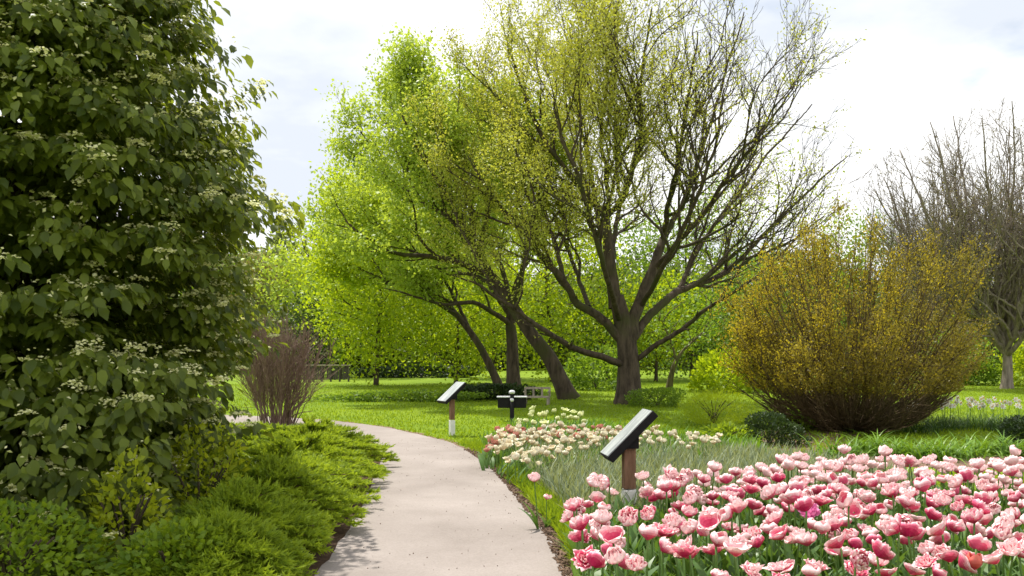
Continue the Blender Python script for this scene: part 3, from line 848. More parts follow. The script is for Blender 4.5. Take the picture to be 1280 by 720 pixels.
gb = G(1065, 539)
def gold_reach(d):
    # an egg-shaped outline seen from its foot: wide shoulders, flat uneven top
    cz, rx, rz = 2.25, 2.62, 2.35
    a = (d[0] / rx) ** 2 + (d[1] / rx) ** 2 + (d[2] / rz) ** 2
    b_ = -2 * d[2] * cz / rz ** 2; c_ = (cz / rz) ** 2 - 1
    disc = max(b_ * b_ - 4 * a * c_, 0)
    r_ = max(.6, (-b_ + math.sqrt(disc)) / (2 * a)) * (1 + .09 * math.sin(7 * d[0] + 3 * d[1] + 1) + .07 * math.sin(15 * d[0] - 6 * d[2]) + .05 * math.sin(27 * d[0] + 11 * d[1])) * (1 - .11 * max(0, d[0]))
    return min(r_, (4.15 + .18 * math.sin(9 * d[0] + 2) + .12 * math.sin(21 * d[0] + 7 * d[1])) / max(d[2], .05))
gr = thing('golden_shrub', 'huge golden olive shrub of many stems fanning out of one foot', 'shrub', gb)
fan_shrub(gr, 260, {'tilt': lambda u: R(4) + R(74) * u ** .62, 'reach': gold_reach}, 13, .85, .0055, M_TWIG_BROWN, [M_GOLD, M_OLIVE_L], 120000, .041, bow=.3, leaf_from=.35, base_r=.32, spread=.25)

# reddish twiggy shrub at the left, beyond the junipers
rb = G(346, 531)
rr_ = thing('red_twig_shrub', 'bare reddish brown shrub of upright stems beside the bend of the path', 'shrub', rb)
fan_shrub(rr_, 60, {'tilt': lambda u: R(2) + R(34) * u ** .8, 'reach': lambda d: 2.35 - .5 * max(0, math.hypot(d[0], d[1]) - .2)}, 34, .75, .0036, M_TWIG_RED, bow=.15, base_r=.42)
m_ = MB()
for i in range(16):
    az = rng.uniform(-.9, .9); th = R(rng.uniform(28, 66)); L = rng.uniform(.9, 1.5)
    dr = np.array((math.sin(th) * math.cos(az), math.sin(th) * math.sin(az) * -1, math.cos(th)))
    c = spline([(.2 * math.cos(az), .2 * math.sin(az), 0), dr * L * .5 + (0, 0, .03), dr * L + (0, 0, -.08)], 8)
    tube(m_, c, np.linspace(.018, .007, 8), 5)
m_.build('arching_stem', M_STEM_TAN, rr_)

# ------------------------------------------------------------------ the big flowering shrub at the left
M_VIB = foliage('viburnum_leaves', (0.028, 0.054, 0.008), (0.19, 0.24, 0.025), .48, .42, .3, 1.6, .2, tcol=(0.42, 0.48, 0.03))
M_VIB_TWIG = bark('viburnum_stems', (0.03, 0.022, 0.016), (0.10, 0.075, 0.05), 8, .5)
M_FLORET = foliage('cream_florets', (0.55, 0.56, 0.20), (0.85, 0.84, 0.52), .3, .6, .2, 3, .4)
def flowering_shrub():
    base = np.array((-4.35, 8.6, 0))
    root = thing('flowering_shrub', 'towering dark leaved shrub with flat cream flower heads filling the left side', 'shrub', base)
    zk = [0, .5, 1.0, 2.0, 2.6, 3.2, 3.9, 4.5, 5.0, 5.7, 6.5]; rk = [1.0, 1.28, 1.48, 1.58, 1.58, 1.74, 1.54, 1.38, 1.15, .85, .3]
    NP_ = 500; per_pad = 14; N = NP_ * per_pad
    pz = .15 + 6.1 * rng.permutation(np.linspace(0, 1, NP_)) ** .98 + rng.normal(0, .05, NP_)
    paz = (np.arange(NP_) * 2.39996) % (2 * np.pi); ps = np.where(rng.random(NP_) < .8, rng.uniform(.80, 1.0, NP_), rng.uniform(.4, .8, NP_))
    pr_ = np.interp(pz, zk, rk) * ps; po = np.stack((np.cos(paz), np.sin(paz), np.zeros(NP_)), 1)
    pc = po * pr_[:, None]; pc[:, 2] = pz - .12 * pr_
    g2 = rng.normal(0, 1, (NP_, per_pad, 3)) * np.array((.26, .26, .035)); g2[..., 2] -= .5 * (g2[..., 0] ** 2 + g2[..., 1] ** 2)
    A = (pc[:, None] + g2).reshape(-1, 3)
    A[:, 1] -= 1.0 * np.clip(1.7 - A[:, 2], 0, 1.3)
    inn = rng.random(N) < .22                          # leaves deep inside, on the shaded stems
    A[inn] *= np.stack((rng.uniform(.2, .8, inn.sum()),) * 2 + (np.ones(inn.sum()),), 1)
    hz = np.maximum(np.hypot(A[:, 0], A[:, 1]), 1e-3)
    out = np.stack((A[:, 0] / hz, A[:, 1] / hz, np.zeros(N)), 1); az = np.arctan2(out[:, 1], out[:, 0])
    per = 15; n = N * per
    side = np.stack((-np.sin(az), np.cos(az), np.zeros(N)), 1)
    o, s, a = np.repeat(out, per, 0), np.repeat(side, per, 0), np.repeat(A, per, 0)
    u = rng.uniform(-1, 1, (n, 1)); t = rng.uniform(-.14, .18, (n, 1))
    q = a + o * t + s * u * .15 + np.array((0, 0, 1.)) * (rng.normal(0, .035, (n, 1)) - .25 * t ** 2)
    dd = o * rng.uniform(.2, 1.0, (n, 1)) + s * (u * .9 + rng.normal(0, .3, (n, 1))) + np.array((0, 0, -1.)) * rng.uniform(.15, 1.25, (n, 1))
    hint = o * .5 + np.array((0, 0, 1.)) + rng.normal(0, .35, (n, 3))
    mb = MB(); mb.scatter(*LEAF8, q, frames(dd, hint=hint), .100 * rng.uniform(.45, 1.35, n))
    mb.build('foliage', M_VIB, root)
    st = MB()
    for i in range(7):
        a0 = rng.uniform(0, 6.28); e = np.array((math.cos(a0) * .9, math.sin(a0) * .9, 5.2 + rng.uniform(-.6, .5)))
        c = spline([(math.cos(a0) * .15, math.sin(a0) * .15, -.03), e * (.5, .5, .45), e], 14)
        tube(st, c, np.linspace(.065, .015, 14), 7)
        for k in range(26):
            j = rng.integers(2, 13); g = A[rng.integers(0, N)]
            cand = A[rng.integers(0, N, 30)]; g = cand[np.argmin(np.abs(cand[:, 2] - c[j, 2] - .2) + .3 * np.linalg.norm(cand[:, :2] - c[j, :2], axis=1))]
            tube(st, spline([c[j], (c[j] + g) / 2 + (0, 0, .1), g], 7), np.linspace(.018, .006, 7), 4)
    st.build('stem', M_VIB_TWIG, root)
    # flat flower heads on top of the sprays
    nu = 2500; ii = rng.choice(np.where(~inn)[0], nu, replace=False)
    c = A[ii] + out[ii] * rng.uniform(-.05, .2, (nu, 1)) + (0, 0, .07) + rng.normal(0, .03, (nu, 3))
    k = 26
    rr = .085 * np.sqrt(rng.random((nu, k))) * rng.uniform(.6, 1.25, (nu, 1)); aa = rng.uniform(0, 6.28, (nu, k))
    f = c[:, None] + np.stack((rr * np.cos(aa), rr * np.sin(aa), rng.normal(0, .010, (nu, k)) - rr ** 2 * 3), 2)
    f = f.reshape(-1, 3)
    FL = (np.array(((-.5, -.5, 0), (.5, -.5, 0), (.5, .5, 0), (-.5, .5, 0), (0, 0, .45))), [np.array(((0, 1, 4), (1, 2, 4), (2, 3, 4), (3, 0, 4)))])
    m2 = MB(); nn = len(f)
    m2.scatter(*FL, f, frames(np.array((0, 1., 0)) + rng.normal(0, .5, (nn, 3)), hint=rng.normal(0, .3, (nn, 3)) + (0, 0, 1)), rng.uniform(.012, .030, nn))
    ns = 15000; jj = rng.choice(np.where(~inn)[0], ns)  # loose florets, also standing in for sunlit flecks on the leaves
    e_ = A[jj] + rng.normal(0, .06, (ns, 3)) + out[jj] * rng.uniform(0, .06, (ns, 1)) + (0, 0, .03)
    m2.scatter(*FL, e_, frames(np.array((0, 1., 0)) + rng.normal(0, .6, (ns, 3)), hint=rng.normal(0, .5, (ns, 3)) + (0, 0, 1)), rng.uniform(.014, .036, ns))
    m2.build('flower_head', M_FLORET, root)
flowering_shrub()

# yellow-green shrubs at its foot
M_LIME = foliage('lime_leaves', (0.15, 0.21, 0.012), (0.40, 0.46, 0.03), .5, .5, .3, 2.2, .5)
M_LIME2 = foliage('fresh_leaves', (0.06, 0.13, 0.012), (0.26, 0.36, 0.025), .48, .5, .3, 2.2, .5)
g_ = 'light leaved shrubs at the foot of the flowering shrub'
def foot(label, x, y, w, h, mat, n, size, nm='light_leaved_shrub'):
    bush(nm, label, 640 + x * F / y, 0, w, h, mat, n, size, LEAF8, group=g_, d=y, droop=.1, up=.8)
foot('lime green shrub half hidden in the dark lower leaves, left of the others', -2.75, 6.55, .6, .80, M_LIME, 900, .055)
foot('lime green shrub poking out in front of the dark leaves, above the junipers', -2.62, 7.7, .8, .92, M_LIME, 1200, .055)
foot('dense fresh green shrub filling the bottom left corner', -3.15, 5.75, 1.1, .62, M_LIME2, 2600, .05)
foot('bright shrub at the bottom edge with rounded fresh leaves', -2.15, 5.9, .75, .50, M_LIME2, 1900, .05)
foot('yellow green mound by the lower junipers', -1.95, 6.0, .45, .30, M_LIME, 900, .042)

# ------------------------------------------------------------------ spreading junipers along the path
M_JUN = foliage('juniper_sprays', (0.08, 0.15, 0.014), (0.30, 0.40, 0.032), .42, .6, .2, 1.6, .5)
M_JUN_OLD = foliage('juniper_sprays_old', (0.12, 0.125, 0.02), (0.30, 0.29, 0.06), .25, .6, .25, 1.6, .5)
def juniper(x, y, rx, ry, h, label, seed, mats=None):
    root = thing('spreading_juniper', label, 'juniper', (x, y, 0), 'spreading junipers along the path')
    st, nd = MB(), MB()
    NB = 170
    sp, sd, sl = [], [], []
    for i in range(NB):
        az = rng.uniform(0, 2 * np.pi); u = rng.random() ** .5
        e = np.array((math.cos(az) * rx * u, math.sin(az) * ry * u, h * (1.0 - .68 * u ** 2.0) * rng.choice((.55, .8, 1.15)) * rng.uniform(.9, 1.1)))
        c = spline([(0.1 * math.cos(az), .1 * math.sin(az), 0), e * (.5, .5, .72) + (0, 0, .06), e], 9)
        tube(st, c, np.linspace(.012, .004, 9), 4)
        t = nrm(np.gradient(c, axis=0))
        m = 46; j = rng.uniform(3.2, 8, m); j0 = j.astype(int).clip(0, 7); f = (j - j0)[:, None]
        q = c[j0] * (1 - f) + c[np.minimum(j0 + 1, 8)] * f; tt = t[j0]
        side = nrm(np.cross(tt, (0, 0, 1.))) * np.where(rng.random((m, 1)) < .5, -1, 1)
        sp.append(q); sd.append(tt * rng.uniform(.7, 1.2, (m, 1)) + side * rng.uniform(.1, .8, (m, 1)) + np.array((0, 0, 1.)) * rng.uniform(-.05, .5, (m, 1)))
        sl.append(rng.uniform(.07, .17, m) * (1.15 - .5 * (j - 3) / 5))
    st.build('stem', M_TWIG_BROWN, root)
    sp, sd, sl = np.concatenate(sp), nrm(np.concatenate(sd)), np.concatenate(sl)
    # every branchlet: fine scale-leaf fronds
    k = 9; n = len(sp) * k
    t = np.tile(np.linspace(.05, .95, k), len(sp))[:, None]
    q = np.repeat(sp, k, 0) + np.repeat(sd, k, 0) * t * np.repeat(sl, k)[:, None]
    dd = np.repeat(sd, k, 0) + rng.normal(0, .45, (n, 3)) + (0, 0, .12)
    s = rng.uniform(.03, .06, n)
    nd.scatter(*NEEDLE, q, frames(dd), np.stack((s * 3.2, s, s), 1), np.clip(np.repeat(rng.random(len(sp)), k) * .6 + .4 * t[:, 0], 0, 1))
    nd.build('foliage', mats or M_JUN, root)
js = [(-4.6, 16.8, 1.35, .8, .15, 'farthest spreading juniper, below the red twig shrub'),
      (-3.5, 15.6, 1.1, .9, .17, 'spreading juniper filling the inside of the path bend'),
      (-2.95, 14.2, 1.08, 1.15, .28, 'spreading juniper reaching out at the widest point over the path'),
      (-4.3, 14.2, 1.3, 1.2, .30, 'mounded juniper behind the bend, away from the path'),
      (-2.58, 12.5, 1.12, 1.25, .46, 'spreading juniper halfway along the row at the path edge'),
      (-3.7, 12.2, 1.25, 1.2, .46, 'mounded juniper halfway along the row, set back from the path'),
      (-2.40, 10.9, 1.05, 1.1, .46, 'spreading juniper at the path edge just before the halfway one'),
      (-3.2, 10.1, 1.05, 1.05, .54, 'mounded juniper touching the flowering shrub'),
      (-2.22, 9.45, .95, 1.05, .46, 'spreading juniper at the path edge beside the striped clump'),
      (-2.08, 8.2, .86, 1.0, .42, 'spreading juniper at the path edge, next after the two nearest'),
      (-1.98, 7.1, .72, .9, .38, 'second nearest spreading juniper, low beside the path'),
      (-1.86, 6.2, .56, .8, .30, 'nearest spreading juniper, at the bottom edge beside the path')]
for i, (x, y, rx, ry, h, lb) in enumerate(js):
    juniper(x - .12, y, rx, ry, h * 1.15 if i > 1 else h, lb, i)
# pale variegated clump among the junipers
M_PALE = foliage('pale_variegated_leaves', (0.25, 0.33, 0.22), (0.55, 0.60, 0.45), .3, .5, .3, 4, .3)
def strap_clump(name, label, cat, loc, n, L, w, mat, group=None, spread=.12, lean=.8, flowers=None, part='leaf_tuft'):
    root = thing(name, label, cat, loc, group)
    mb = MB(); q = rng.normal(0, spread, (n, 3)); q[:, 2] = 0
    az = rng.uniform(0, 6.28, n); th = rng.uniform(.05, lean, n)
    dd = np.stack((np.cos(az) * np.sin(th), np.sin(az) * np.sin(th), np.cos(th)), 1)
    R_ = frames(dd, hint=np.stack((-np.cos(az), -np.sin(az), np.full(n, .6)), 1))
    l = L * rng.uniform(.6, 1.15, n)
    mb.scatter(*STRAP, q, R_, np.stack((np.full(n, w / .06), l, l), 1))
    mb.build(part, mat, root)
    if flowers: flowers(root)
    return root
strap_clump('variegated_clump', 'pale striped clump of narrow leaves between two junipers', 'plant', (-2.75, 9.4, .28), 90, .36, .014, M_PALE, spread=.10)

# ------------------------------------------------------------------ plants around the golden shrub
M_STRAP = foliage('daylily_leaves', (0.06, 0.15, 0.015), (0.19, 0.33, 0.03), .3, .45, .35, 2.5, .4)
M_STRAP_DARK = foliage('daffodil_dark_leaves', (0.025, 0.07, 0.015), (0.07, 0.14, 0.03), .3, .45, .35, 2.5, .4)
M_WHITE_PETAL = plain('white_petals', (0.80, 0.80, 0.74), .6, .2)
M_YELLOW = plain('yellow_cup', (0.75, 0.52, 0.06), .6, .2)
lab = ['first daylily clump at the left end of the strap leaved row', 'second daylily clump from the left of the strap leaved row', 'third daylily clump from the left of the row',
       'fourth daylily clump from the left of the row', 'fifth daylily clump from the left, in the middle of the row', 'fifth daylily clump from the right of the row',
       'fourth daylily clump from the right of the row', 'third daylily clump from the right of the row', 'second daylily clump from the right, above the bare soil', 'last daylily clump at the right end of the row']
for i in range(10):
    px = 1052 + i * 24 + rng.uniform(-5, 5)
    strap_clump('daylily_clump', lab[i], 'plant', G(px, 571 - 4 * math.sin(i)), 110, .50 * rng.uniform(.85, 1.1), .026, M_STRAP, 'daylily clumps below the golden shrub', .15, 1.0)
def daffs(k):
    """Each flower of a clump: a stem, a six petalled bloom and its cup."""
    def f(root):
        pet = np.array(((0, 0, 0), (-.28, .45, .05), (0, 1, .02), (.28, .45, .05)))
        for i in range(k):
            p0 = np.array((rng.normal(0, .16), rng.normal(0, .14), 0)); h = rng.uniform(.46, .66)
            tp = p0 + (rng.normal(0, .05), rng.normal(0, .05), h)
            st, fl, cp = MB(), MB(), MB()
            tube(st, [p0, (p0 + tp) / 2 + rng.normal(0, .01, 3), tp], (.005, .004, .004), 4)
            face = nrm(np.array((rng.normal(-.2, .5), -1, rng.uniform(-.1, .6))))
            u = nrm(np.cross(face, (0, 0, 1.))); v = np.cross(u, face)
            a = np.arange(6) * np.pi / 3
            dd = np.cos(a)[:, None] * u + np.sin(a)[:, None] * v
            fl.scatter(pet, [np.array(((0, 1, 2, 3),))], np.repeat(tp[None], 6, 0), frames(dd, hint=face), .066)
            j = np.arange(6); ring = face * .003 + .014 * dd + tp      # the petals join round a small disc
            fl.add(ring, [j[None]])
            t8 = np.arange(8) * np.pi / 4; rg = np.cos(t8)[:, None] * u + np.sin(t8)[:, None] * v
            lo = tp + face * .004 + rg * .015; hi = tp + face * .024 + rg * .020
            j = np.arange(8); cp.add(np.vstack((lo, hi)), [np.stack((j, (j + 1) % 8, 8 + (j + 1) % 8, 8 + j), 1)])
            st.build('stem', M_STRAP, root); bl = fl.build('bloom', M_WHITE_PETAL, root); cp.build('cup', M_YELLOW, bl)
    return f
dl = [(1150, 541, 4, 'dark leaved daffodil clump with few white blooms at the golden shrub'), (1172, 537, 7, 'white daffodil clump right of the golden shrub'), (1196, 536, 10, 'white daffodil clump between the golden shrub and the bare tree'),
      (1222, 535, 9, 'white daffodil clump in the middle of the flowering drift'), (1246, 538, 12, 'fullest white daffodil clump of the flowering drift'), (1268, 540, 7, 'white daffodil clump near the right edge of the photo'), (1290, 538, 7, 'white daffodil clump cut by the right edge of the photo')]
for px, py, k, lb in dl:
    strap_clump('daffodil_clump', lb, 'plant', G(px, py), 170, .50, .013, M_STRAP_DARK, 'white daffodil clumps at the right', .22, .6, daffs(k))
bush('feathery_shrub', 'bright green feathery shrub left of the golden shrub', 892, 531, 1.5, .75, M_LEAF_BRIGHT, 8000, .075, template=blade_template(.05, .2, 3), droop=-.5)
bush('leafy_perennial', 'fresh green leafy perennial behind the grey green blades', 905, 557, .8, .35, M_LIME2, 1500, .07)
bush('mounded_evergreen', 'small dark mounded evergreen at the foot of the golden shrub', 962, 556, 1.05, .52, M_LEAF_DARK, 5000, .05)
bush('mounded_evergreen', 'dark green mound at the right edge behind the daylily row', 1300, 556, 1.2, .5, M_LEAF_DARK, 4000, .06)
bush('low_green_shrub', 'low shrub with curled leaves in front of the red soil patch', 990, 538, .9, .35, M_LEAF_MID, 1800, .06)

# grey-green blades filling the middle of the bed: nobody could count them
M_GREYGREEN = foliage('grey_green_blades', (0.05, 0.095, 0.04), (0.33, 0.38, 0.23), .25, .45, .4, 2.2, .25)
midbed = [(.62, 8.3), (.45, 9.8), (.25, 11.2), (.05, 13.0), (-.2, 14.3), (1.6, 14.6), (3.6, 13.5), (4.6, 11.8), (4.6, 10.0), (2.6, 9.4), (1.5, 8.6)]
n = 21000
x = rng.uniform(-.4, 5, n); y = rng.uniform(8, 14.8, n); ok = inpoly(x, y, midbed); x, y = x[ok], y[ok]; n = len(x)
mbl = MB(); az = rng.uniform(0, 6.28, n); th = np.abs(rng.normal(0, .38, n))
dd = np.stack((np.cos(az) * np.sin(th), np.sin(az) * np.sin(th), np.cos(th)), 1)
l = rng.uniform(.18, .40, n)
mbl.scatter(*blade_template(.035, .4, 3), np.stack((x, y, np.zeros(n)), 1), frames(dd), np.stack((rng.uniform(.20, .46, n), l, l), 1))
tag(mbl.build('daffodil_leaves', M_GREYGREEN), 'dense grey green narrow leaves in the middle of the flower bed', 'leaves', kind='stuff')
# leaves between the front tulips
M_TLEAF = foliage('tulip_leaves', (0.045, 0.115, 0.025), (0.13, 0.24, 0.05), .3, .4, .4, 3, .4)
frontbed = [(.56, 4.4), (.55, 6.6), (.62, 7.6), (.72, 8.3), (1.9, 8.9), (2.9, 9.3), (5.6, 9.3), (5.8, 7.0), (4.2, 4.4)]
n = 4200
x = rng.uniform(.4, 6, n); y = rng.uniform(4.4, 9.3, n); ok = inpoly(x, y, frontbed); x, y = x[ok], y[ok]; n = len(x)
TLEAF = blade_template(.085, .35, 5, .8)
mbt = MB(); az = rng.uniform(0, 6.28, n); th = np.abs(rng.normal(.1, .25, n))
dd = np.stack((np.cos(az) * np.sin(th), np.sin(az) * np.sin(th), np.cos(th)), 1)
l = rng.uniform(.2, .40, n)
mbt.scatter(*TLEAF, np.stack((x, y, np.zeros(n)), 1), frames(dd, hint=np.stack((-np.cos(az), -np.sin(az), np.full(n, .5)), 1)), np.stack((rng.uniform(.16, .3, n), l, l), 1))
tag(mbt.build('bed_leaves', M_TLEAF), 'dense green leaves standing between the pink tulips', 'leaves', kind='stuff')

# ------------------------------------------------------------------ tulips
def petal_mat(name, deep, pale, trans=.25, jitter=.38, mid=None):
    m, t, o = new_mat(name)
    a = t.nodes.new('ShaderNodeAttribute'); a.attribute_name = 'tint'
    oi = t.nodes.new('ShaderNodeObjectInfo')
    nz = noise(t, 22, 3, stretch=(1, 1, .3))
    ad = t.nodes.new('ShaderNodeMath'); ad.operation = 'MULTIPLY_ADD'; ad.inputs[1].default_value = jitter; 
    t.links.new(oi.outputs['Random'], ad.inputs[0]); t.links.new(a.outputs['Fac'], ad.inputs[2])
    a2 = t.nodes.new('ShaderNodeMath'); a2.operation = 'MULTIPLY_ADD'; a2.inputs[1].default_value = .5
    t.links.new(nz, a2.inputs[0]); t.links.new(ad.outputs[0], a2.inputs[2])
    c = ramp(t, a2.outputs[0], [(.32, deep), (.66, mid or tuple((p * .45 + d * .55) for p, d in zip(pale, deep))), (.98, pale)])
    s = pbsdf(t, c, .5, .25)
    tr = t.nodes.new('ShaderNodeBsdfTranslucent'); t.links.new(c, tr.inputs[0])
    mix = t.nodes.new('ShaderNodeMixShader'); mix.inputs[0].default_value = trans
    t.links.new(s, mix.inputs[1]); t.links.new(tr.outputs[0], mix.inputs[2]); t.links.new(mix.outputs[0], o.inputs[0])
    return m
M_PINK = petal_mat('pink_petals', (0.56, 0.015, 0.10), (0.97, 0.72, 0.72), .25, .42, (0.84, 0.16, 0.28))  # paler petal rims, with sunlit tops and shade put into the colour
M_MAGENTA = petal_mat('magenta_petals', (0.50, 0.02, 0.25), (0.80, 0.25, 0.50))
M_REDP = petal_mat('coral_red_petals', (0.55, 0.05, 0.06), (0.78, 0.20, 0.16))
M_CREAM = petal_mat('cream_petals', (0.66, 0.52, 0.30), (0.90, 0.84, 0.66), .3, .4)
M_SALMON = petal_mat('salmon_petals', (0.42, 0.11, 0.09), (0.70, 0.32, 0.24), .3, .4)
M_LIMEP = petal_mat('pale_yellow_petals', (0.50, 0.56, 0.12), (0.84, 0.86, 0.50), .3, .4)
M_YELP = petal_mat('yellow_petals', (0.70, 0.42, 0.03), (0.85, 0.65, 0.10))
M_STEM = foliage('tulip_stems', (0.08, 0.17, 0.03), (0.17, 0.29, 0.06), .1, .45, .4, 3, .4)

def bloom_mesh(name, mat, rad, hgt, openness, rings, g, nu=5, nv=5, ruffle=.08):
    """A tulip head of cupped petals in rings; openness 0 = closed, 1 = flared."""
    mb = MB()
    for ring, (np_, rs, hs, op) in enumerate(rings):
        for i in range(np_):
            a0 = 2 * np.pi * i / np_ + ring * .5 + g.normal(0, .08); hh = hgt * hs * g.uniform(.9, 1.08); ro = rad * rs * g.uniform(.92, 1.08)
            opn = op * openness + g.normal(0, .06)
            V = np.zeros((nu, nv, 3)); ph = g.uniform(0, 6)
            for iu in range(nu):
                t = iu / (nu - 1)
                prof = ro * (math.sin(min(1, t * 1.15) * math.pi * .62) ** .7 if t > 0 else .12) * (1 - .38 * t * t * (1 - opn)) + ro * .55 * opn * t ** 3
                z = hh * (t ** .85) - hh * .35 * opn * t ** 4
                halfw = (1.25 * math.pi / np_) * (math.sin(math.pi * (.12 + .80 * t)) ** .6) * 1.05
                for iv in range(nv):
                    s = iv / (nv - 1) * 2 - 1
                    a = a0 + s * halfw
                    pr = prof * (1 - .10 * s * s) + ruffle * ro * t * math.sin(4 * s + ph + 3 * t)
                    V[iu, iv] = (math.cos(a) * pr, math.sin(a) * pr, z - hh * .16 * s * s * t)
            f = grid_faces(nu, nv)
            tt = np.repeat(np.linspace(0, 1, nu - 1) ** 1.2 * .75, nv - 1)
            edge = np.tile(np.abs((np.arange(nv - 1) + .5) / (nv - 1) * 2 - 1), nu - 1)
            mb.add(V.reshape(-1, 3), [f], tt * .75 + edge * .22 * (tt > .2) + g.uniform(-.05, .1))
    me = mb.mesh(name, mat)
    return me
def stem_mesh(name, h, lean, g, r=.006):
    mb = MB(); c = spline([(0, 0, 0), (lean[0] * .35, lean[1] * .35, h * .5), (lean[0], lean[1], h)], 7)
    tube(mb, c, np.linspace(r * 1.2, r, 7), 6)
    return mb.mesh(name, M_STEM)
def leaf_mesh(name, L, w, g):
    mb = MB(); a = g.uniform(0, 6.28); th = g.uniform(.15, .45)
    d = np.array([(math.cos(a) * math.sin(th), math.sin(a) * math.sin(th), math.cos(th))])
    mb.scatter(*blade_template(.085, .4, 6, .8), np.zeros((1, 3)), frames(d, hint=np.array((-math.cos(a), -math.sin(a), .5))), np.array(((w / .17, L, L),)), np.array((g.random(),)))
    return mb.mesh(name, M_TLEAF)

def proto_set(base_seed, mat, rad, hgt, kinds, H, leaves=2, nu=5, nv=5, rstem=.006):
    out = []
    for i, (op, rings, ruf) in enumerate(kinds):
        g = np.random.default_rng(base_seed + i)
        lean = (g.normal(0, .035), g.normal(0, .03))
        h = H * g.uniform(.9, 1.08)
        out.append(dict(bloom=bloom_mesh('bloom', mat, rad, hgt, op, rings, g, nu, nv, ruf), stem=stem_mesh('stem', h, lean, g, rstem), top=(lean[0], lean[1], h),
                        leaf=[leaf_mesh('leaf', g.uniform(.26, .38), g.uniform(.04, .06), g) for _ in range(leaves)]))
    return out
DOUBLE = [(6, 1.0, .92, 1.0), (5, .80, 1.0, .7), (5, .52, 1.02, .4), (3, .28, .95, .2)]
SINGLE = [(3, 1.0, 1.0, 1.0), (3, .88, 1.02, .8)]
closed = [(.05, DOUBLE, .08), (.12, DOUBLE, .10), (.20, DOUBLE, .12), (.0, SINGLE, .05), (.28, DOUBLE, .14)]
opened = [(.5, DOUBLE, .16), (.7, DOUBLE, .18), (.6, SINGLE, .14)]

def plant_tulip(name, pr, x, y, label, cat, group, tilt, rz, sc, z=0.0, bloom_me=None):
    r = thing(name, label, cat, (x, y, z), group, rz); r.scale = (sc, sc, sc * rng.uniform(.80, 1.12))
    bl = link('bloom', bloom_me or pr['bloom'], r); bl.location = pr['top']; bl.rotation_euler = tilt
    link('stem', pr['stem'], r)
    for m in pr['leaf']: link('leaf', m, r)
    return r
def darts(poly, n, rmin, tries=60000, seed=1, dens=None):
    g = np.random.default_rng(seed); p = np.asarray(poly); lo, hi = p.min(0), p.max(0)
    Q = g.uniform(lo, hi, (tries, 2)); ok = inpoly(Q[:, 0], Q[:, 1], p); Q = Q[ok]
    if dens is not None: Q = Q[g.random(len(Q)) < dens(Q)]
    out = np.zeros((0, 2))
    for q in Q:
        if len(out) and np.min(np.hypot(out[:, 0] - q[0], out[:, 1] - q[1])) < rmin: continue
        out = np.vstack((out, q))
        if len(out) >= n: break
    return out

PINK_C = proto_set(900, M_PINK, .066, .078, closed, .43, 2, 7, 7)
PINK_O = proto_set(950, M_PINK, .065, .077, opened, .42, 2, 7, 7)
MAG = proto_set(970, M_MAGENTA, .072, .09, [opened[0]], .44)
RED = proto_set(975, M_REDP, .055, .085, [closed[3]], .38)
sign_near = np.array((G(785, 648)[0], G(785, 648)[1]))
pinkbed = [(.42, 4.95), (.44, 6.2), (.50, 7.2), (.72, 8.0), (.95, 8.45), (1.9, 8.7), (2.35, 9.0), (2.9, 9.6), (3.5, 9.9), (4.3, 9.9), (5.6, 9.5), (5.6, 8.0), (3.1, 4.95)]
pts = darts(pinkbed, 700, .150, seed=4)
vis = np.abs(pts[:, 0]) < pts[:, 1] * .5565 + .12
pts = pts[vis]
pts = pts[np.argsort(pts[:, 1])]
pts, rest = pts[:298], pts[298:]
# past three hundred: the small rows at the far edge of the bed, as one mass
def raw(me):
    V = np.zeros(len(me.vertices) * 3); me.vertices.foreach_get('co', V); V = V.reshape(-1, 3)
    T = np.zeros(len(me.polygons)); me.attributes['tint'].data.foreach_get('value', T)
    fs = {}
    for p_ in me.polygons: fs.setdefault(len(p_.vertices), ([], [])); fs[len(p_.vertices)][0].append(list(p_.vertices)); fs[len(p_.vertices)][1].append(T[p_.index])
    return V, [(np.array(a_), np.array(b_)) for a_, b_ in fs.values()]
drift = MB()
RAW = [[(raw(p_['bloom']), 0), (raw(p_['stem']), 1)] + [(raw(l_), 2) for l_ in p_['leaf']] for p_ in PINK_C]
for x, y in rest:
    if np.hypot(*(np.array((x, y)) - sign_near)) < .16 or (y < 8.9 and abs(x / y * F + 640 - 785) < 20): continue
    k_ = rng.integers(0, 5); sc_ = rng.uniform(.85, 1.15); szz = sc_ * rng.uniform(.8, 1.12); jit = rng.random() * .42
    Mz = np.array(Matrix.Rotation(rng.normal(0, .5), 3, 'Z')); from mathutils import Euler
    Mt = np.array(Euler((rng.normal(.25, .28), rng.normal(.12, .3), rng.uniform(0, 6.28))).to_matrix())
    for (V_, fs_), mi in RAW[k_]:
        V2 = V_ @ Mt.T + np.array(PINK_C[k_]['top']) if mi == 0 else V_
        V2 = (V2 * (sc_, sc_, szz)) @ Mz.T + (x, y, 0)
        n0 = drift.n
        for a_, b_ in fs_:
            drift.F.append(a_ + n0); drift.T.append(b_ + (jit if mi == 0 else 0)); drift.M.append(np.full(len(a_), mi))
        drift.V.append(V2); drift.n += len(V2)
if drift.n:
    tag(drift.build('pink_tulip_drift', [M_PINK, M_STEM, M_TLEAF]), 'far rows of pink tulips along the back edge of the front bed', 'tulips', kind='stuff')
print('pink tulips', len(pts))
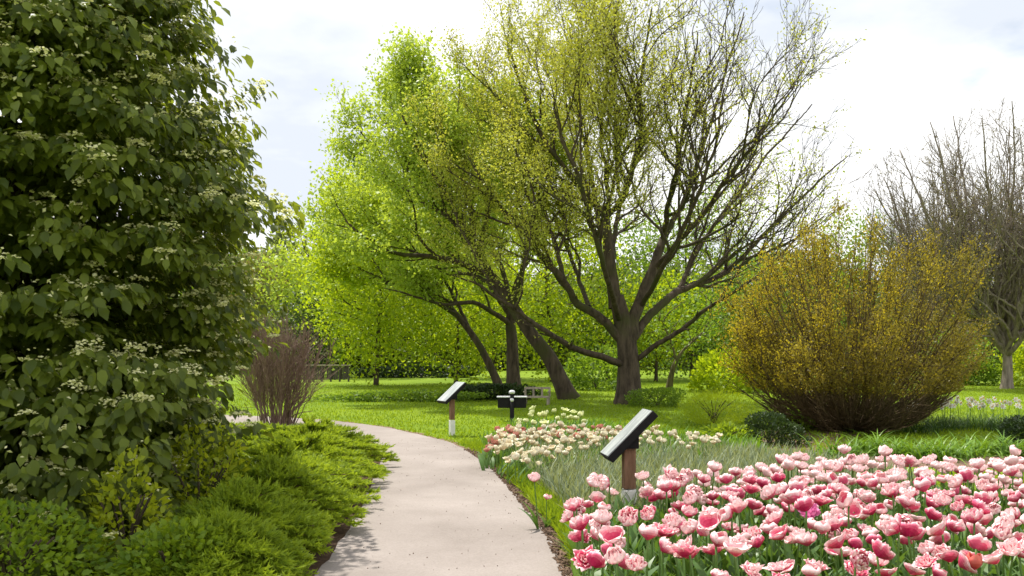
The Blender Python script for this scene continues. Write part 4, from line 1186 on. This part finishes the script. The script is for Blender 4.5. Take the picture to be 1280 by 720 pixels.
for i, (x, y) in enumerate(pts):
    if np.hypot(*(np.array((x, y)) - sign_near)) < .13 or (5.9 < y < 8.9 and abs(x / y * F + 640 - 785) < 23): continue
    op = rng.random() < (.42 if y < 5.8 else .14)
    pr = (PINK_O if op else PINK_C)[rng.integers(0, 3 if op else 5)]
    nod = rng.random() < .18
    tl = (rng.normal(.85 if nod else .25, .28), rng.normal(.12, .35), rng.uniform(0, 6.28))
    plant_tulip('pink_tulip', pr, x, y, 'wide open pink tulip showing inner petals in the front bed' if op else 'rounded pink tulip with pale sunlit-looking petal rims in the front bed', 'tulip',
                'open pink tulips' if op else 'rounded pink tulips', tl, rng.normal(0, .5), rng.uniform(.85, 1.15))
q = P(1003, 636, 6.45); plant_tulip('magenta_tulip', MAG[0], q[0], q[1], 'vivid magenta tulip among the rose pink ones', 'tulip', None, (.6, .1, 0), 0, 1.12)
q = P(1206, 706, 4.95); plant_tulip('coral_tulip', RED[0], q[0], q[1], 'small closed coral red tulip low at the bottom edge', 'tulip', None, (.1, 0, 0), 0, 1.0)
YEL = proto_set(977, M_YELP, .045, .06, [opened[2]], .36)
q = P(1180, 700, 5.0); plant_tulip('yellow_tulip', YEL[0], q[0], q[1], 'single small yellow tulip at the bottom edge of the pink bed', 'tulip', None, (.4, 0, 0), 0, .75)
q = G(672, 604, .42); plant_tulip('pale_tulip', PINK_C[1], q[0], q[1], 'pale pink tulip on its own by the path, taller of two', 'tulip', None, (.3, 0, 0), 0, .95)
q = G(683, 612, .35); plant_tulip('pale_tulip', PINK_C[3], q[0], q[1], 'small pale tulip beside the lone pink one by the path', 'tulip', None, (.2, .3, 0), 0, .75)

CREAM = proto_set(1000, M_CREAM, .050, .078, [closed[1], closed[3], opened[2], closed[4]], .32, 1, 4, 4)
SALM = proto_set(1020, M_SALMON, .050, .068, [closed[1], closed[4]], .31, 1, 4, 4)
LIMT = proto_set(1040, M_LIMEP, .065, .09, [closed[3], opened[2]], .38, 2, 4, 4)
def back_bed(poly_px, zhead, n, rmin, protos, name, label, group, seed, dens=None, sc=(.85, 1.15)):
    poly = [G(a, b_, zhead)[:2] for a, b_ in poly_px]
    for x, y in darts(poly, n, rmin, seed=seed, dens=dens):
        if np.hypot(x - sign_near[0], y - sign_near[1]) < .15: continue
        plant_tulip(name, protos[rng.integers(0, len(protos))], x, y, label, 'tulip', group, (rng.normal(.15, .25), rng.normal(.05, .25), rng.uniform(0, 6)), rng.normal(0, .5), rng.uniform(*sc))
back_bed([(608, 548), (640, 537), (700, 533), (800, 536), (850, 540), (835, 549), (780, 550), (730, 556), (690, 566), (655, 577), (630, 570)], .36, 200, .145, CREAM, 'cream_tulip',
         'cream tulip in the pale drift behind the grey green blades', 'cream tulips', 31)
back_bed([(846, 540), (900, 534), (906, 541), (870, 552)], .42, 16, .16, CREAM, 'cream_tulip', 'cream tulip at the right end of the drift, beside the leafy shrub', 'cream tulips at the right end', 32)
back_bed([(604, 552), (612, 540), (628, 530), (652, 528), (650, 536), (625, 545)], .40, 60, .13, SALM, 'salmon_tulip', 'dull salmon tulip at the left tip of the bed', 'salmon tulips', 33)
back_bed([(640, 534), (690, 531), (760, 532), (800, 536), (740, 545), (660, 548)], .35, 45, .20, SALM, 'salmon_tulip', 'dull salmon tulip scattered among the cream ones', 'scattered salmon tulips', 34)
back_bed([(640, 527), (660, 518), (700, 516), (735, 518), (738, 528), (690, 530)], .40, 30, .22, LIMT, 'yellow_green_tulip', 'pale yellow green tulip in the farthest clump of the bed', 'pale yellow green tulips', 35)
# green leaves under the far tulips
n = 11000
x = rng.uniform(-.8, 5, n); y = rng.uniform(11, 19.5, n)
ok = inpoly(x, y, [(-.36, 14.4), (-.05, 12.6), (.35, 11.5), (1.6, 12.4), (3.9, 14.0), (4.0, 15.6), (2.2, 17.4), (1.9, 19.2), (0.0, 19.2), (-.1, 17.0), (-.5, 15.8)])
x, y = x[ok], y[ok]; n = len(x)
mbt = MB(); az = rng.uniform(0, 6.28, n); th = np.abs(rng.normal(0, .4, n))
dd = np.stack((np.cos(az) * np.sin(th), np.sin(az) * np.sin(th), np.cos(th)), 1); l = rng.uniform(.15, .34, n)
mbt.scatter(*blade_template(.07, .4, 3, .6), np.stack((x, y, np.zeros(n)), 1), frames(dd), np.stack((rng.uniform(.14, .26, n), l, l), 1))
tag(mbt.build('far_bed_leaves', M_STRAP), 'green leaves under the cream and salmon tulips', 'leaves', kind='stuff')

# ------------------------------------------------------------------ signs
def panel_mat():
    m, t, o = new_mat('panel_face')
    n = noise(t, 3.0, 3, .5, stretch=(1.2, 7, 1)); n2 = noise(t, 40, 4)
    c = mixcol(t, .35, ramp(t, n, [(.35, (0.16, 0.18, 0.19)), (.62, (0.42, 0.45, 0.44))]), ramp(t, n2, [(.3, (.26, .28, .28)), (.7, (.45, .47, .46))]))
    t.links.new(pbsdf(t, c, .35, .4), o.inputs[0]); return m
M_PANEL = panel_mat()
M_BLACK = plain('black_metal', (0.012, 0.011, 0.012), .7, .15, .2, 20)
M_WOODP = bark('brown_post_wood', (0.14, 0.075, 0.045), (0.27, 0.155, 0.10), 10, .25)
M_SLEEVE = plain('white_sleeve', (0.74, 0.73, 0.70), .5, .4, .06)
M_WHITE_METAL = plain('pale_metal', (0.62, 0.62, 0.66), .35, .5, .06)
M_GREY_WOOD = bark('weathered_wood', (0.20, 0.17, 0.13), (0.42, 0.37, 0.29), 12, .3)
M_DARK_WOOD = bark('dark_fence_wood', (0.05, 0.045, 0.038), (0.13, 0.115, 0.095), 12, .3)
def box(mb, c, size, bevel=.004, rot=None, mat=0):
    bm = bmesh.new(); bmesh.ops.create_cube(bm, size=1.0)
    for v in bm.verts: v.co = Vector((v.co.x * size[0], v.co.y * size[1], v.co.z * size[2]))
    if bevel: bmesh.ops.bevel(bm, geom=list(bm.edges), offset=min(bevel, min(size) * .3), segments=2, affect='EDGES', profile=.6)
    if rot is not None: bm.transform(rot)
    bm.transform(Matrix.Translation(Vector(c)))
    bm.verts.index_update()
    V = np.array([v.co[:] for v in bm.verts])
    for nface in (3, 4, 5, 6):
        fs = [[v.index for v in f.verts] for f in bm.faces if len(f.verts) == nface]
        if fs: mb.F.append(np.array(fs) + mb.n); mb.T.append(np.full(len(fs), .5)); mb.M.append(np.full(len(fs), mat))
    mb.V.append(V); mb.n += len(V); bm.free()
def lectern_sign(label, base, s, height, post_w, sleeve, L, Wd, tilt, thick):
    root = thing('lectern_sign', label, 'sign', base, 'angled garden signs', s)
    m = MB(); box(m, (0, 0, sleeve / 2 - .01), (post_w * 1.12, post_w * 1.12, sleeve), .006); m.build('post_sleeve', M_SLEEVE, root, False)
    top = height - L * .5 * math.sin(tilt)
    m = MB(); box(m, (0, 0, (sleeve + top - .10) / 2), (post_w, post_w, top - .10 - sleeve), .006); m.build('post', M_WOODP, root, False)
    rot = Matrix.Rotation(-tilt, 4, 'Y')
    # wedge bracket between post and panel
    m = MB(); h = top - .12
    a = post_w * .62
    za = lambda x_: top - thick * .55 + x_ * math.tan(tilt)
    prof = [(a, h), (a, za(a)), (-a * 2.0, za(-a * 2.0)), (-a, h)]
    V = [(x_, -Wd * .32, z_) for x_, z_ in prof] + [(x_, Wd * .32, z_) for x_, z_ in prof]
    m.add(V, [np.array(((0, 1, 2, 3), (7, 6, 5, 4), (0, 4, 5, 1), (1, 5, 6, 2), (2, 6, 7, 3), (3, 7, 4, 0)))])
    m.build('bracket', M_BLACK, root, False)
    m = MB(); box(m, (0, 0, top), (L, Wd, thick), .008, rot); m.build('panel_frame', M_BLACK, root, False)
    nrmv = Vector((-math.sin(tilt), 0, math.cos(tilt)))
    m = MB(); box(m, Vector((0, 0, top)) + nrmv * (thick / 2 + .004), (L * .965, Wd * .95, .012), .003, rot); m.build('panel_face', M_PANEL, root, False)
    return root
b = G(786, 648)
lectern_sign('near angled sign panel on a brown post among the pink tulips', b, R(6), 1.02, .115, .29, .62, .36, R(45), .075)
b = G(565, 544)
lectern_sign('far angled sign panel on a white footed post beside the path bend', b, R(27), 1.0, .085, .30, .56, .42, R(41), .06)

# black box on a post and the wooden bench beyond the bed
b = G(640, 527); root = thing('black_post_box', 'black metal box on a post with a pale knob in front of the bench', 'post box', b)
d = b[1]
m = MB(); tube(m, [(0, 0, -.02), (0, 0, .66)], (.055, .05), 10); m.build('post', M_BLACK, root)
m = MB(); box(m, (.0, .14, .43), (.66, .22, .24), .02); m.build('box', M_BLACK, root, False)
m = MB(); box(m, (.0, .13, .565), (.70, .26, .026), .006); m.build('lid', M_WHITE_METAL, root, False)
bm = bmesh.new(); bmesh.ops.create_uvsphere(bm, u_segments=14, v_segments=9, radius=.075); me = bpy.data.meshes.new('knob'); 
for v in bm.verts: v.co.z *= .62
for f_ in bm.faces: f_.smooth = True
bm.to_mesh(me); bm.free(); me.materials.append(M_WHITE_METAL); kb = link('knob', me, root); kb.location = (0, -.02, .68)
bm = bmesh.new(); bmesh.ops.create_uvsphere(bm, u_segments=12, v_segments=8, radius=.045); me = bpy.data.meshes.new('latch')
for f_ in bm.faces: f_.smooth = True
bm.to_mesh(me); bm.free(); me.materials.append(M_WHITE_METAL); kb = link('latch', me, root); kb.location = (0, -.04, .50)

b = G(671, 506); root = thing('wooden_bench', 'weathered pale wooden bench with an open back beside the leaning trunk', 'bench', b, None, R(-8))
m = MB(); box(m, (0, 0, .24), (.78, .42, .05), .008); m.build('seat', M_GREY_WOOD, root, False)
m = MB()
box(m, (0, .19, .50), (.80, .05, .07), .008)
for xx_ in (-.37, -.12, .14, .37): box(m, (xx_, .19, .365), (.06, .045, .20), .006)
m.build('backrest', M_GREY_WOOD, root, False)
for sx in (-1, 1):
    for sy in (-1, 1):
        m = MB(); box(m, (sx * .35, sy * .16, .105), (.07, .06, .22), .006); m.build('leg', M_GREY_WOOD, root, False)
for sx in (-1, 1):
    m = MB(); box(m, (sx * .37, -.02, .40), (.05, .38, .04), .006); m.build('armrest', M_GREY_WOOD, root, False)

# low fence at the left edge of the lawn
b = G(408, 477); root = thing('low_fence', 'low dark fence with a pale top rail at the left edge of the lawn', 'fence', b)
m = MB(); box(m, (0, 0, .88), (2.6, .16, .07), .01); m.build('rail', M_GREY_WOOD, root, False)
for i in range(6):
    m = MB(); box(m, (-1.2 + i * .48, 0, .42), (.09, .09, .85), .01); m.build('post', M_DARK_WOOD, root, False)
m = MB()
for i in range(20):
    if i in (9, 15): continue
    box(m, (-1.2 + i * .126, .06, .44), (.11, .025, .66 + .03 * math.sin(i * 3)), .004)
m.build('board_panel', M_DARK_WOOD, root, False)
